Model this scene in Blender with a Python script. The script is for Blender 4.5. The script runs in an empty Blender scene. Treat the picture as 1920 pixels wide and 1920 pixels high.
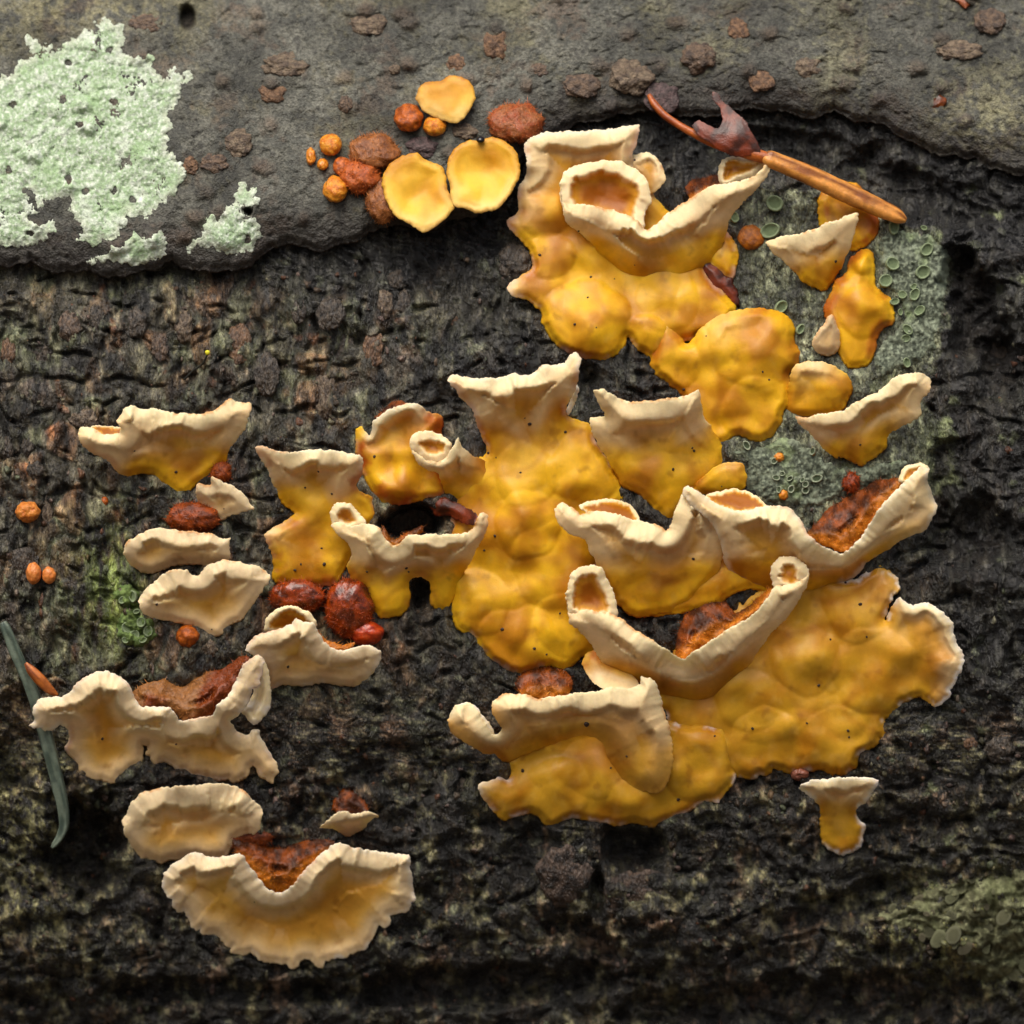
import bpy, math
import numpy as np
from mathutils import Vector
from mathutils.geometry import delaunay_2d_cdt

# ------------------------------------------------------------------ camera
sc = bpy.context.scene
W = 0.096            # metres of bark across the frame
D = 0.45             # lens to bark, metres
S = W / 1920.0       # metres per photo pixel on the bark
cam_d = bpy.data.cameras.new('camera')
cam = bpy.data.objects.new('camera', cam_d)
sc.collection.objects.link(cam)
cam.location = (0, -D, 0)
cam.rotation_euler = (math.radians(90), 0, 0)
cam_d.sensor_width = 36
cam_d.lens = 36 * D / W
cam_d.clip_start = 0.01
cam_d.clip_end = 500
cam_d.dof.use_dof = True
cam_d.dof.focus_distance = D - 0.0015
cam_d.dof.aperture_fstop = cam_d.lens / 9.0
sc.camera = cam

# ------------------------------------------------------------------ sky, sun, exposure
SUN_EL, SUN_AZ = 56.0, 198.0      # azimuth clockwise from +Y
world = bpy.data.worlds.new('World')
sc.world = world
world.use_nodes = True
wn = world.node_tree
bg = wn.nodes['Background']
sky = wn.nodes.new('ShaderNodeTexSky')
sky.sky_type = 'NISHITA'
sky.sun_disc = False
sky.sun_elevation = math.radians(SUN_EL)
sky.sun_rotation = math.radians(SUN_AZ)
sky.air_density = 1.0
sky.dust_density = 6.0
sky.ozone_density = 0.6
wn.links.new(sky.outputs[0], bg.inputs[0])
bg.inputs[1].default_value = 0.065
sun_d = bpy.data.lights.new('sun', 'SUN')
sun_d.energy = 1.45
sun_d.angle = math.radians(48)
sun_d.color = (1.0, 0.965, 0.91)
sun = bpy.data.objects.new('sun', sun_d)
sc.collection.objects.link(sun)
az, el = math.radians(SUN_AZ), math.radians(SUN_EL)
to_sun = Vector((math.sin(az) * math.cos(el), math.cos(az) * math.cos(el), math.sin(el)))
sun.rotation_euler = to_sun.to_track_quat('Z', 'Y').to_euler()
sc.view_settings.view_transform = 'Standard'
sc.view_settings.look = 'None'
sc.view_settings.exposure = 0.85
sc.view_settings.gamma = 1.0
sc.view_settings.use_curve_mapping = False
sc.render.engine = 'CYCLES'
sc.cycles.use_denoising = True
sc.cycles.max_bounces = 5
sc.cycles.diffuse_bounces = 3

C = sc.collection.objects
rng = np.random.default_rng(7)

# ------------------------------------------------------------------ number helpers
_T = np.random.default_rng(11).random((256, 256)) * 2 * np.pi
_J = np.random.default_rng(12).random((256, 256, 3))


def noise(x, y, seed=0):
    x = np.asarray(x, float) + seed * 17.31
    y = np.asarray(y, float) + seed * 9.77
    xi = np.floor(x).astype(int); yi = np.floor(y).astype(int)
    fx = x - xi; fy = y - yi
    u = fx * fx * fx * (fx * (fx * 6 - 15) + 10)
    v = fy * fy * fy * (fy * (fy * 6 - 15) + 10)

    def g(i, j):
        a = _T[(xi + i) & 255, (yi + j) & 255]
        return np.cos(a) * (fx - i) + np.sin(a) * (fy - j)
    n0 = g(0, 0) * (1 - u) + g(1, 0) * u
    n1 = g(0, 1) * (1 - u) + g(1, 1) * u
    return 1.5 * (n0 * (1 - v) + n1 * v)


def fbm(x, y, octs=4, seed=0, gain=0.5):
    r = 0; a = 1.0; f = 1.0
    for o in range(octs):
        r = r + a * noise(x * f, y * f, seed + o * 3.1)
        a *= gain; f *= 2.03
    return r


def ridged(x, y, octs=4, seed=0):
    r = 0; a = 1.0; f = 1.0
    for o in range(octs):
        r = r + a * (1 - 2 * np.abs(noise(x * f, y * f, seed + o * 3.1)))
        a *= 0.5; f *= 2.03
    return r / 1.9


def worley(x, y, seed=0):
    x = np.asarray(x, float) + seed * 13.7; y = np.asarray(y, float) + seed * 5.3
    xi = np.floor(x).astype(int); yi = np.floor(y).astype(int)
    f1 = np.full(x.shape, 9.0); f2 = np.full(x.shape, 9.0); idr = np.zeros(x.shape)
    for i in (-1, 0, 1):
        for j in (-1, 0, 1):
            J = _J[(xi + i) & 255, (yi + j) & 255]
            d = np.hypot(xi + i + J[..., 0] - x, yi + j + J[..., 1] - y)
            c = d < f1
            f2 = np.where(c, f1, np.minimum(f2, d))
            idr = np.where(c, J[..., 2], idr)
            f1 = np.where(c, d, f1)
    return f1, f2, idr


def ss(x, a, b):
    t = np.clip((x - a) / (b - a), 0, 1)
    return t * t * (3 - 2 * t)


def mix(a, b, t):
    a = np.asarray(a, float); b = np.asarray(b, float)
    t = np.asarray(t, float)[..., None]
    return a * (1 - t) + b * t


def lin(r, g, b):
    c = np.array([r, g, b], float) / 255.0
    return np.where(c <= 0.04045, c / 12.92, ((c + 0.055) / 1.055) ** 2.4)


R_LOG = 0.115
Z_C = 0.002


def log_y(Z):
    """depth of the smooth log surface below its nearest line, metres"""
    q = np.clip(np.abs(Z - Z_C), 0, R_LOG * 0.985)
    return R_LOG - np.sqrt(R_LOG ** 2 - q ** 2)


def place(px, py, h):
    """photo pixel on the bark + height above the bark (pixels) -> world metres"""
    px = np.asarray(px, float); py = np.asarray(py, float); h = np.asarray(h, float)
    X = (px - 960) * S; Z = (960 - py) * S
    y = log_y(Z) - h * S
    k = (D + y) / D
    return np.stack(np.broadcast_arrays(X * k, y, Z * k), -1)


def in_poly(px, py, poly):
    r = np.zeros(px.shape, bool)
    x0, y0 = poly[:, 0], poly[:, 1]
    x1, y1 = np.roll(x0, -1), np.roll(y0, -1)
    for a, b, c, d in zip(x0, y0, x1, y1):
        if b == d:
            continue
        hit = ((b > py) != (d > py)) & (px < (c - a) * (py - b) / (d - b) + a)
        r ^= hit
    return r


def spline(pts, step=3.0, closed=True):
    P = np.asarray(pts, float)
    n = len(P); out = []
    rngN = range(n) if closed else range(n - 1)
    for i in rngN:
        if closed:
            p0, p1, p2, p3 = P[i - 1], P[i], P[(i + 1) % n], P[(i + 2) % n]
        else:
            p0, p1, p2, p3 = P[max(i - 1, 0)], P[i], P[i + 1], P[min(i + 2, n - 1)]
        L = np.hypot(*(p2 - p1)[:2])
        m = max(1, int(round(L / step)))
        t = np.arange(m)[:, None] / m
        # centripetal-ish: tension lowers overshoot
        m1 = (p2 - p0) * 0.42; m2 = (p3 - p1) * 0.42
        lim = L * 1.1
        for mm in (m1, m2):
            l = np.hypot(mm[0], mm[1])
            if l > lim:
                mm *= lim / l
        out.append((2 * t**3 - 3 * t**2 + 1) * p1 + (t**3 - 2 * t**2 + t) * m1 + (-2 * t**3 + 3 * t**2) * p2 + (t**3 - t**2) * m2)
    if not closed:
        out.append(P[-1:])
    return np.concatenate(out)


# ------------------------------------------------------------------ materials
def material(name, build):
    m = bpy.data.materials.new(name)
    m.use_nodes = True
    nt = m.node_tree
    p = nt.nodes['Principled BSDF']
    build(nt, p)
    return m


def nd(nt, kind, **kw):
    n = nt.nodes.new(kind)
    for k, v in kw.items():
        if k.startswith('i_'):
            n.inputs[k[2:].replace('_', ' ')].default_value = v
        else:
            setattr(n, k, v)
    return n


def pigment_mat(name, var=0.25, scale=3000, bump=0.3, bscale=(2500, 7000), rough=(0.45, 0.7), sss=0.0, sss_r=(1, .5, .2), sss_s=0.0006, spec=0.5, dist=0.0002, coat=0.0, stretch=1.0):
    def b(nt, p):
        L = nt.links.new
        at = nd(nt, 'ShaderNodeAttribute', attribute_name='pigment')
        tc = nd(nt, 'ShaderNodeTexCoord')
        n1 = nd(nt, 'ShaderNodeTexNoise', i_Scale=scale, i_Detail=5.0, i_Roughness=0.6)
        L(tc.outputs['Object'], n1.inputs['Vector'])
        src = tc.outputs['Object']
        if stretch != 1.0:
            mp = nd(nt, 'ShaderNodeMapping'); mp.inputs['Scale'].default_value = (1, 1, stretch)
            L(src, mp.inputs['Vector']); src = mp.outputs[0]
            L(src, n1.inputs['Vector'])
        mr = nd(nt, 'ShaderNodeMapRange')
        mr.inputs['From Min'].default_value = 0.3; mr.inputs['From Max'].default_value = 0.7
        mr.inputs['To Min'].default_value = 1 - var; mr.inputs['To Max'].default_value = 1 + var
        L(n1.outputs['Fac'], mr.inputs['Value'])
        mx = nd(nt, 'ShaderNodeVectorMath', operation='SCALE')
        L(at.outputs['Color'], mx.inputs[0]); L(mr.outputs['Result'], mx.inputs['Scale'])
        L(mx.outputs[0], p.inputs['Base Color'])
        na = nd(nt, 'ShaderNodeTexNoise', i_Scale=bscale[0], i_Detail=6.0, i_Roughness=0.65)
        nb = nd(nt, 'ShaderNodeTexVoronoi', i_Scale=bscale[1])
        L(src, na.inputs['Vector']); L(src, nb.inputs['Vector'])
        ad = nd(nt, 'ShaderNodeMath', operation='MULTIPLY_ADD')
        L(nb.outputs['Distance'], ad.inputs[0]); ad.inputs[1].default_value = 0.35
        L(na.outputs['Fac'], ad.inputs[2])
        bp = nd(nt, 'ShaderNodeBump')
        bp.inputs['Strength'].default_value = bump
        bp.inputs['Distance'].default_value = dist
        L(ad.outputs[0], bp.inputs['Height'])
        L(bp.outputs[0], p.inputs['Normal'])
        rr = nd(nt, 'ShaderNodeMapRange')
        rr.inputs['From Min'].default_value = 0.35; rr.inputs['From Max'].default_value = 0.65
        rr.inputs['To Min'].default_value = rough[0]; rr.inputs['To Max'].default_value = rough[1]
        nr = nd(nt, 'ShaderNodeTexNoise', i_Scale=scale * 0.23, i_Detail=3.0)
        L(tc.outputs['Object'], nr.inputs['Vector'])
        L(nr.outputs['Fac'], rr.inputs['Value'])
        L(rr.outputs['Result'], p.inputs['Roughness'])
        p.inputs['Specular IOR Level'].default_value = spec
        if sss > 0:
            p.inputs['Subsurface Weight'].default_value = sss
            p.inputs['Subsurface Radius'].default_value = sss_r
            p.inputs['Subsurface Scale'].default_value = sss_s
        if coat > 0:
            p.inputs['Coat Weight'].default_value = coat
            p.inputs['Coat Roughness'].default_value = 0.16
    return material(name, b)


M_FUN = pigment_mat('fungus_skin', var=0.06, scale=1600, bump=0.18, bscale=(2400, 9000), rough=(0.36, 0.55), sss=0.35, sss_r=(1, .85, .35), sss_s=0.0005, spec=0.32, dist=0.00012)
M_MARG = pigment_mat('fungus_margin', var=0.05, scale=2500, bump=0.3, bscale=(2600, 8000), rough=(0.5, 0.7), sss=0.4, sss_r=(1, .78, .5), sss_s=0.0007, spec=0.3, dist=0.00010)
M_FUZZ = pigment_mat('fungus_hairy', var=0.3, scale=4500, bump=0.45, bscale=(5200, 9000), rough=(0.22, 0.4), sss=0.0, spec=0.4, dist=0.0002)
M_BARK = pigment_mat('bark_wet', var=0.75, scale=4200, bump=1.0, bscale=(3000, 6500), rough=(0.12, 0.4), spec=0.65, dist=0.0005, stretch=0.35, coat=0.15)
M_PLATE = pigment_mat('bark_outer', var=0.5, scale=3400, bump=0.85, bscale=(2200, 5000), rough=(0.4, 0.7), spec=0.4, dist=0.00030)
M_LICH = pigment_mat('lichen', var=0.25, scale=3600, bump=0.55, bscale=(3000, 4200), rough=(0.7, 0.9), spec=0.2, dist=0.00030)
M_WOOD = pigment_mat('plant_scrap', var=0.22, scale=2200, bump=0.4, bscale=(2000, 6000), rough=(0.3, 0.5), sss=0.1, sss_s=0.0004, spec=0.5, dist=0.00012)
M_JELLY = pigment_mat('fungus_wet_red', var=0.25, scale=3500, bump=0.3, bscale=(4200, 7000), rough=(0.12, 0.28), sss=0.5, sss_r=(1, .3, .08), sss_s=0.0008, spec=0.55, dist=0.0002, coat=0.3)
M_BEAD = pigment_mat('glossy_dark', var=0.1, scale=1500, bump=0.05, rough=(0.06, 0.12), spec=0.6)


# ------------------------------------------------------------------ object helpers
def mesh_obj(name, co, faces, mat, parent=None, pig=None, normals=None, smooth=True):
    me = bpy.data.meshes.new(name)
    co = np.asarray(co, float)
    if isinstance(faces, np.ndarray):
        k = faces.shape[1]; nf = len(faces)
        me.vertices.add(len(co)); me.vertices.foreach_set('co', co.astype(np.float32).ravel())
        me.loops.add(nf * k); me.loops.foreach_set('vertex_index', faces.astype(np.int32).ravel())
        me.polygons.add(nf)
        me.polygons.foreach_set('loop_start', (np.arange(nf) * k).astype(np.int32))
        me.update(calc_edges=True)
        me.validate()
    else:
        me.from_pydata(co.tolist(), [], faces)
    if smooth:
        me.polygons.foreach_set('use_smooth', np.ones(len(me.polygons), bool))
    if pig is not None:
        a = me.attributes.new('pigment', 'FLOAT_COLOR', 'POINT')
        c = np.ones((len(co), 4), np.float32)
        c[:, :3] = np.clip(pig, 0, 1)
        a.data.foreach_set('color', c.ravel())
    if normals is not None:
        me.normals_split_custom_set_from_vertices(np.asarray(normals, float).tolist())
    me.materials.append(mat)
    o = bpy.data.objects.new(name, me)
    C.link(o)
    if parent is not None:
        o.parent = parent
        o.matrix_parent_inverse = parent.matrix_basis.inverted()
    return o


def thing(name, label, cat, at, group=None):
    o = bpy.data.objects.new(name, None)
    o.empty_display_size = 0.002
    C.link(o)
    o.location = at
    o['label'] = label; o['category'] = cat
    if group:
        o['group'] = group
    return o


def tag(o, label, cat, group=None):
    o['label'] = label; o['category'] = cat
    if group:
        o['group'] = group
    return o


def vnormals(co, F):
    n = np.cross(co[F[:, 1]] - co[F[:, 0]], co[F[:, 2]] - co[F[:, 0]])
    vn = np.zeros_like(co)
    for k in range(3):
        np.add.at(vn, F[:, k], n)
    l = np.linalg.norm(vn, axis=1, keepdims=True); l[l == 0] = 1
    return vn / l


# ------------------------------------------------------------------ thin-plate surface through height marks
class Plate:
    def __init__(self, P, reg=30.0):
        P = np.asarray(P, float)
        self.P = P[:, :2]; n = len(P)
        K = self.k(self.P[:, None] - self.P[None]) + np.eye(n) * reg
        A = np.zeros((n + 3, n + 3))
        A[:n, :n] = K; A[:n, n] = 1; A[:n, n + 1:] = self.P / 100; A[n, :n] = 1; A[n + 1:, :n] = self.P.T / 100
        b = np.zeros(n + 3); b[:n] = P[:, 2]
        self.w = np.linalg.solve(A, b)

    @staticmethod
    def k(d):
        r2 = (d ** 2).sum(-1) / 1e4
        return r2 * np.log(np.maximum(r2, 1e-12)) * 100

    def __call__(self, Q):
        out = np.empty(len(Q)); n = len(self.P)
        for i in range(0, len(Q), 4000):
            q = Q[i:i + 4000, :2]
            out[i:i + 4000] = self.k(q[:, None] - self.P[None]) @ self.w[:n] + self.w[n] + (q / 100) @ self.w[n + 1:]
        return out


# pigments (albedo)
YEL = lin(236, 182, 30); AMB = lin(184, 116, 12); TAN = lin(204, 150, 74); CRM = lin(247, 222, 174)
WHT = lin(240, 232, 220); RUST = lin(176, 84, 18); OCH = lin(220, 174, 80); RED = lin(140, 42, 10); BRN = lin(120, 70, 34)
OLV = lin(210, 158, 38)

FOOT = []      # outlines of what lies on the bark, for settling the bark under it


def sheet(parent, name, pts, ctrl=(), pal='y', lw=36, lip=16, base=0.0, th=9, mat=None, jag=2.2, g=3.6, wm=0.0, be=0.0, lump=1.0, seed=None, margin=True, allround=False, crease=0.62, scal=0.0, lobes=(), pale=0.75):
    """One fungus sheet: outline of (x, y, height) marks -> thick, lipped, wrinkled sheet.
    Returns a height reader so that specks can sit on it."""
    seed = seed if seed is not None else int(pts[0][0] * 7 + pts[0][1] * 3) % 97
    if base < 30:
        FOOT.append(np.asarray(pts, float)[:, :2])
    B = spline(pts, 2.6)
    nB = len(B)
    tang = np.roll(B[:, :2], -1, 0) - np.roll(B[:, :2], 1, 0)
    tl = np.linalg.norm(tang, axis=1, keepdims=True); tl[tl == 0] = 1
    nrm = np.stack([tang[:, 1], -tang[:, 0]], 1) / tl
    arc = np.cumsum(np.linalg.norm(np.roll(B[:, :2], -1, 0) - B[:, :2], axis=1))
    j = jag * (fbm(arc / 22, arc * 0 + seed, 3, seed) * 1.1 + 0.7 * noise(arc / 6, arc * 0 + 3.3, seed) + 0.55 * ss(B[:, 2], 30, 60) * noise(arc / 3.1, arc * 0 + 9.1, seed))
    if scal:
        out_ = 1 if np.sum(B[:, 0] * np.roll(B[:, 1], -1) - np.roll(B[:, 0], -1) * B[:, 1]) > 0 else -1
        j = j - out_ * scal * (1 - np.abs(np.sin(arc / 17 + 2.2 * fbm(arc / 60, arc * 0, 2, seed + 8)))) ** 2 * ss(nrm[:, 1] * out_, -0.3, 0.3)
    B[:, :2] += nrm * j[:, None]
    lo = B[:, :2].min(0); hi = B[:, :2].max(0)
    gx, gy = np.meshgrid(np.arange(lo[0] + g / 2, hi[0], g), np.arange(lo[1] + g / 2, hi[1], g))
    gx[::2] += g / 2
    Q = np.stack([gx.ravel(), gy.ravel()], 1)
    Q += (np.random.default_rng(seed).random(Q.shape) - 0.5) * g * 0.3
    Q = Q[in_poly(Q[:, 0], Q[:, 1], B)]

    def near(Q):
        d = np.empty(len(Q)); e = np.empty(len(Q)); ix = np.empty(len(Q), int)
        for i in range(0, len(Q), 2000):
            dd = ((Q[i:i + 2000, None, :2] - B[None, :, :2]) ** 2).sum(-1)
            k = dd.argmin(1)
            d[i:i + 2000] = np.sqrt(dd[np.arange(len(k)), k]); ix[i:i + 2000] = k
            # soft edge height: blend over near outline marks so that no seams run inwards
            w = 1 / (dd + 60) ** 2
            e[i:i + 2000] = (w * B[None, :, 2]).sum(1) / w.sum(1)
        return d, e, ix
    # lips roll only along edges that look upwards; folded lobes roll all round
    area = 0.5 * np.sum(B[:, 0] * np.roll(B[:, 1], -1) - np.roll(B[:, 0], -1) * B[:, 1])
    ny = nrm[:, 1] * (1 if area > 0 else -1)
    for _ in range(6):
        ny = (ny + np.roll(ny, 1) + np.roll(ny, -1)) / 3
    upf = ss(-ny, -0.05, 0.42) if (pal in 'yoc' and not allround) else np.ones(nB)
    RL = ss(B[:, 2], 24, 50) * upf

    def soft(Q, val):
        o = np.empty(len(Q))
        for i in range(0, len(Q), 2000):
            w = 1 / (((Q[i:i + 2000, None, :2] - B[None, :, :2]) ** 2).sum(-1) + 90) ** 2
            o[i:i + 2000] = (w * val[None]).sum(1) / w.sum(1)
        return o
    d, e, ix = near(Q)
    Q = Q[d > g * 0.55]
    if len(Q) == 0:
        Q = B[:, :2].mean(0)[None]
    V2 = np.concatenate([B[:, :2], Q])
    res = delaunay_2d_cdt([Vector(v) for v in V2], [], [list(range(nB))], 1, 1e-4)
    V2 = np.array([v[:] for v in res[0]])
    F = np.array([f for f in res[2] if len(f) == 3], int)
    a = V2[F[:, 1]] - V2[F[:, 0]]; b = V2[F[:, 2]] - V2[F[:, 0]]
    flip = (a[:, 0] * b[:, 1] - a[:, 1] * b[:, 0]) > 0      # pixel y points down
    F[flip] = F[flip][:, ::-1]
    marks = [tuple(p) for p in pts] + [tuple(c) for c in ctrl]
    if pal in ('u', 'ub', 'f', 'w'):      # tucked behind the turned-over rims
        marks = [(x, y, h_ - 27 * float(ss(h_, 55, 95))) for x, y, h_ in marks]
    tps = Plate(marks)
    hmax = max(m[2] for m in marks); hmin = min(m[2] for m in marks)

    def height(V):
        d, e, ix = near(V)
        h = np.clip(tps(V), hmin - 15, hmax + 15)
        r = soft(V, RL)
        rc = ss(e, 24, 50)
        q = d / (lw * (1 + 0.6 * noise(arc[ix] / 58, arc[ix] * 0, seed + 14)))
        ruf = r * (1 - ss(q, 1.0, 3.2)) * 9.0 * noise(arc[ix] / 62, d / 150, seed + 15) * min(1, lip / 12)
        lumpy = lump * (12.0 * fbm(V[:, 0] / 105, V[:, 1] / 105, 2, seed) + 0.4 * noise(V[:, 0] / 30, V[:, 1] / 30, seed + 5)) * ss(d, 4, 40)
        pl = np.maximum(0, noise(V[:, 0] / 62, V[:, 1] / 62, seed + 9) - 0.12) * 8 * lump * ss(d, 8, 40) * (1 - rc * 0.7)
        frill = rc * (1 - r) * (1 - ss(d, 10, 75)) * (8.0 if wm > 0.3 else 1.5) * noise(arc[ix] / 34, d / 120, seed + 6)
        pl = pl + frill
        for (lx, ly, lr, la) in lobes:
            rho = np.hypot(V[:, 0] - lx, V[:, 1] - ly) / lr + 0.16 * noise(V[:, 0] / 55, V[:, 1] / 55, seed + 12)
            pl = pl + 0.85 * la * np.clip(1 - rho ** 2, 0, 1) ** 0.65 * ss(d, 0, 14)
        ripple = r * (1 - ss(d, lw * 1.5, lw * 4)) * ss(d, lw, lw * 1.6) * 1.3 * np.sin(d / 6.5 + 2 * noise(V[:, 0] / 60, V[:, 1] / 60, seed))
        A = 1.65 * lip * r * (0.85 + 0.35 * noise(V[:, 0] / 50, V[:, 1] / 50, seed + 2))
        bump = A * (-0.85 + 1.15 * np.minimum(q / 0.85, 1) ** 0.85 - 0.3 * ss(q, 0.85, 1.3) - crease * ss(q, 0.86, 1.16) * (1 - ss(q, 1.5, 5.5)))
        # pleats across the pale edge
        pleat = r * (1 - ss(q, 0.8, 1.8)) * 0.2 * noise(arc[ix] / 17, q * 0.8, seed + 4)
        low = (1 - r) * (-8.0) * (1 - ss(d, 0, 16)) * (1 - 0.7 * rc)
        return h + lumpy + pl + ruf + ripple + bump + pleat + low, d, e, r, q, ix, rc
    h, d, e, r, q, ix, rc = height(V2)
    # ---- colour of the skin
    n1 = fbm(V2[:, 0] / 95, V2[:, 1] / 95, 3, seed + 20)
    n2 = fbm(V2[:, 0] / 28, V2[:, 1] / 28, 3, seed + 30)
    n3 = noise(arc[ix] / 9, d / 60, seed + 41)
    rp = np.maximum(r, rc * pale)
    if pal == 'y':
        col = mix(YEL, AMB, ss(n1, -0.3, 0.6) * 0.85)
        col = mix(col, OCH, ss(n2, 0.25, 1.0) * 0.3)
        col = mix(col, TAN, np.maximum(rp * (1 - ss(d, lw * 1.0, lw * 4.2)), ss(h + 8 * n1, 44, 76)) * 0.85)
        col = mix(col, CRM, rp * (1 - ss(q + 0.15 * n2, 0.5, 2.1)))
    elif pal == 'o':       # duller yellow crust of the damp side
        col = mix(OLV, AMB, ss(n1, -0.3, 0.7) * 0.7)
        col = mix(col, OCH, ss(n2, 0.0, 0.9) * 0.35)
        col = mix(col, TAN, np.maximum(rp * (1 - ss(d, lw * 1.0, lw * 4.2)), ss(h + 8 * n1, 44, 76)) * 0.8)
        col = mix(col, CRM, rp * (1 - ss(q + 0.15 * n2, 0.5, 2.1)))
    elif pal == 'c':       # pale brackets
        col = mix(OCH, lin(212, 152, 52), (1 - ss(h, 25, 60)) * ss(d, 18, 70))
        col = mix(col, lin(210, 150, 60), ss(n1, -0.1, 0.8) * 0.45 * ss(d, 20, 60))
        col = mix(col, CRM, rp * (1 - ss(q + 0.15 * n2, 0.6, 2.0)))
        col = mix(col, lin(232, 205, 165), (1 - ss(d, 8, 45)) * 0.7)
    elif pal == 'f':       # folded lobe: rust-orange throat, pale edge
        col = mix(lin(206, 146, 36), lin(158, 90, 8), ss(d + 4 * n3, lw * 1.0, lw * 2.0))
        col = mix(col, CRM, 1 - ss(q + 0.25 * n3, 0.75, 1.2))
    elif pal == 'w':       # white frill
        col = mix(CRM, WHT, ss(n2, -0.4, 0.5) * 0.6)
        col = mix(col, OCH, ss(d, 18, 60) * 0.6)
    elif pal == 'd':       # small discs
        col = mix(lin(240, 190, 58), lin(208, 144, 24), ss(n1 + (lo[1] + hi[1] - 2 * V2[:, 1]) / (hi[1] - lo[1]) * 0.5, -0.5, 0.9))
        col = mix(col, lin(242, 206, 128), (1 - ss(d + 7 * n2, 6, 30)) * 0.7 * ss(V2[:, 1] + 20 * n1, (lo[1] + hi[1]) / 2 - 30, hi[1]))
        col = mix(col, lin(150, 84, 16), (1 - ss(d + 4 * n3, 1, 6)) * 0.5)
    elif pal == 'u':       # hairy upper face
        n5 = fbm(V2[:, 0] / 9, V2[:, 1] / 9, 2, seed + 61)
        col = mix(lin(136, 66, 16), lin(62, 27, 7), ss(n2 + 0.25 * n5, -0.6, 0.5))
        col = mix(col, lin(214, 128, 30), ss(e, 45, 90) * (1 - ss(d + 8 * n2, 4, 46)) * 0.9)
    elif pal == 'r':       # wet dark red
        col = mix(lin(116, 46, 16), lin(58, 22, 8), ss(n2, -0.4, 0.5))
    elif pal == 'ub':      # brown hairy upper face
        col = mix(lin(140, 92, 46), lin(118, 52, 14), ss(n1 + (V2[:, 0] - lo[0]) / (hi[0] - lo[0]) * 1.4, 0.4, 1.0))
    if pal in 'yoc':
        dk = ss(np.abs(fbm(V2[:, 0] / 105, V2[:, 1] / 105, 2, seed + 77, 0.35)), 0.0, 0.3)
        col = mix(col, col * np.array([0.74, 0.62, 0.5]), (1 - dk) * (1 - rp * (1 - ss(d, 20, 60))) * (0.62 if pal != 'c' else 0.2))
        stri = noise(arc[ix] / 4.5, d / 70, seed + 42)
        col = col * (1 + 0.07 * (stri * (1 - ss(d, 20, 90)))[:, None])
        zone = np.sin(d / 5.2 + 1.5 * n2) * rp * ss(d, lw * 0.9, lw * 1.4) * (1 - ss(d, lw * 2, lw * 5))
        col = col * (1 + 0.05 * zone[:, None])
        frx = r * ss(n1 + 0.5 * n3, 0.1, 0.6) * (1 - ss(d, 1.5, 6))
        col = mix(col, lin(200, 120, 40), frx * 0.75)
        stain = ss(fbm(V2[:, 0] / 34, V2[:, 1] / 34, 3, seed + 70), 0.45, 0.95) * (1 - rp * (1 - ss(d, 20, 60)))
        col = mix(col, lin(150, 92, 24), stain * 0.45)
    if wm > 0:
        col = mix(col, WHT, wm * (1 - r * 0.4) * (1 - ss(d + 4 * n3, 2, 10)) * np.maximum(rc * 0.8, ss(n1 + 0.6 * n2, -0.1, 0.5)))
    if be > 0:
        wide = 12 + 26 * be * np.clip(n2 + 0.5, 0, 1)
        col = mix(col, RUST, be * (1 - r) * (1 - ss(d, wide * 0.3, wide)) * ss(n1 + 0.4 * n2, -0.25, 0.5))
    if pal in ('u', 'ub') and mat is None:
        h = h + 4 * fbm(V2[:, 0] / 16, V2[:, 1] / 16, 2, seed + 50) + 1.5 * noise(V2[:, 0] / 5, V2[:, 1] / 5, seed + 55)
    # ---- back of the sheet
    nv = len(V2)
    tback = th * (0.35 + 0.65 * ss(d, 0, 18))
    hb = h - tback
    hb = np.where((e < 22), np.minimum(hb, np.where(d < 30, -26 + 0 * h, hb)), hb)
    edges = {}
    for f in F:
        for k in range(3):
            u, v = int(f[k]), int(f[(k + 1) % 3])
            edges[(u, v)] = 1
    bound = [(u, v) for (u, v) in edges if (v, u) not in edges]
    co = np.concatenate([place(V2[:, 0], V2[:, 1], base + h), place(V2[:, 0], V2[:, 1], base + hb)])
    Fb = F[:, ::-1] + nv
    sk = []
    for u, v in bound:
        sk.append((v, u, u + nv)); sk.append((v, u + nv, v + nv))
    FF = np.concatenate([F, Fb, np.array(sk, int).reshape(-1, 3)])
    colb = mix(col, lin(164, 86, 30), ss(d, 3, 22)) if pal in 'yocd' else col
    pig = np.concatenate([col, colb])
    vn = vnormals(co, FF)
    mat = mat or (M_FUZZ if pal in ('u', 'ub') else M_FUN)
    is_m = (r * (q < 1.1)) > 0.5
    is_m = np.concatenate([is_m, is_m])
    fm = is_m[FF].all(1)
    objs = []
    if margin and pal in ('y', 'o', 'c') and fm.sum() > 60:
        sets = [(name, ~fm, mat), ('margin', fm, M_MARG)]
    else:
        sets = [(name, np.ones(len(FF), bool), mat)]
    for nm, sel, mt in sets:
        fs = FF[sel]
        used = np.unique(fs)
        re = np.full(len(co), -1); re[used] = np.arange(len(used))
        objs.append(mesh_obj(nm, co[used], re[fs], mt, objs[0] if objs else parent, pig[used], vn[used]))

    if pal in ('u', 'ub') and mat is M_FUZZ:
        hairs(objs[0], co[:nv], F, vn[:nv], pig[:nv], seed)

    def reader(x, y):
        return base + height(np.array([[x, y]], float))[0][0]
    return reader


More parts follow.
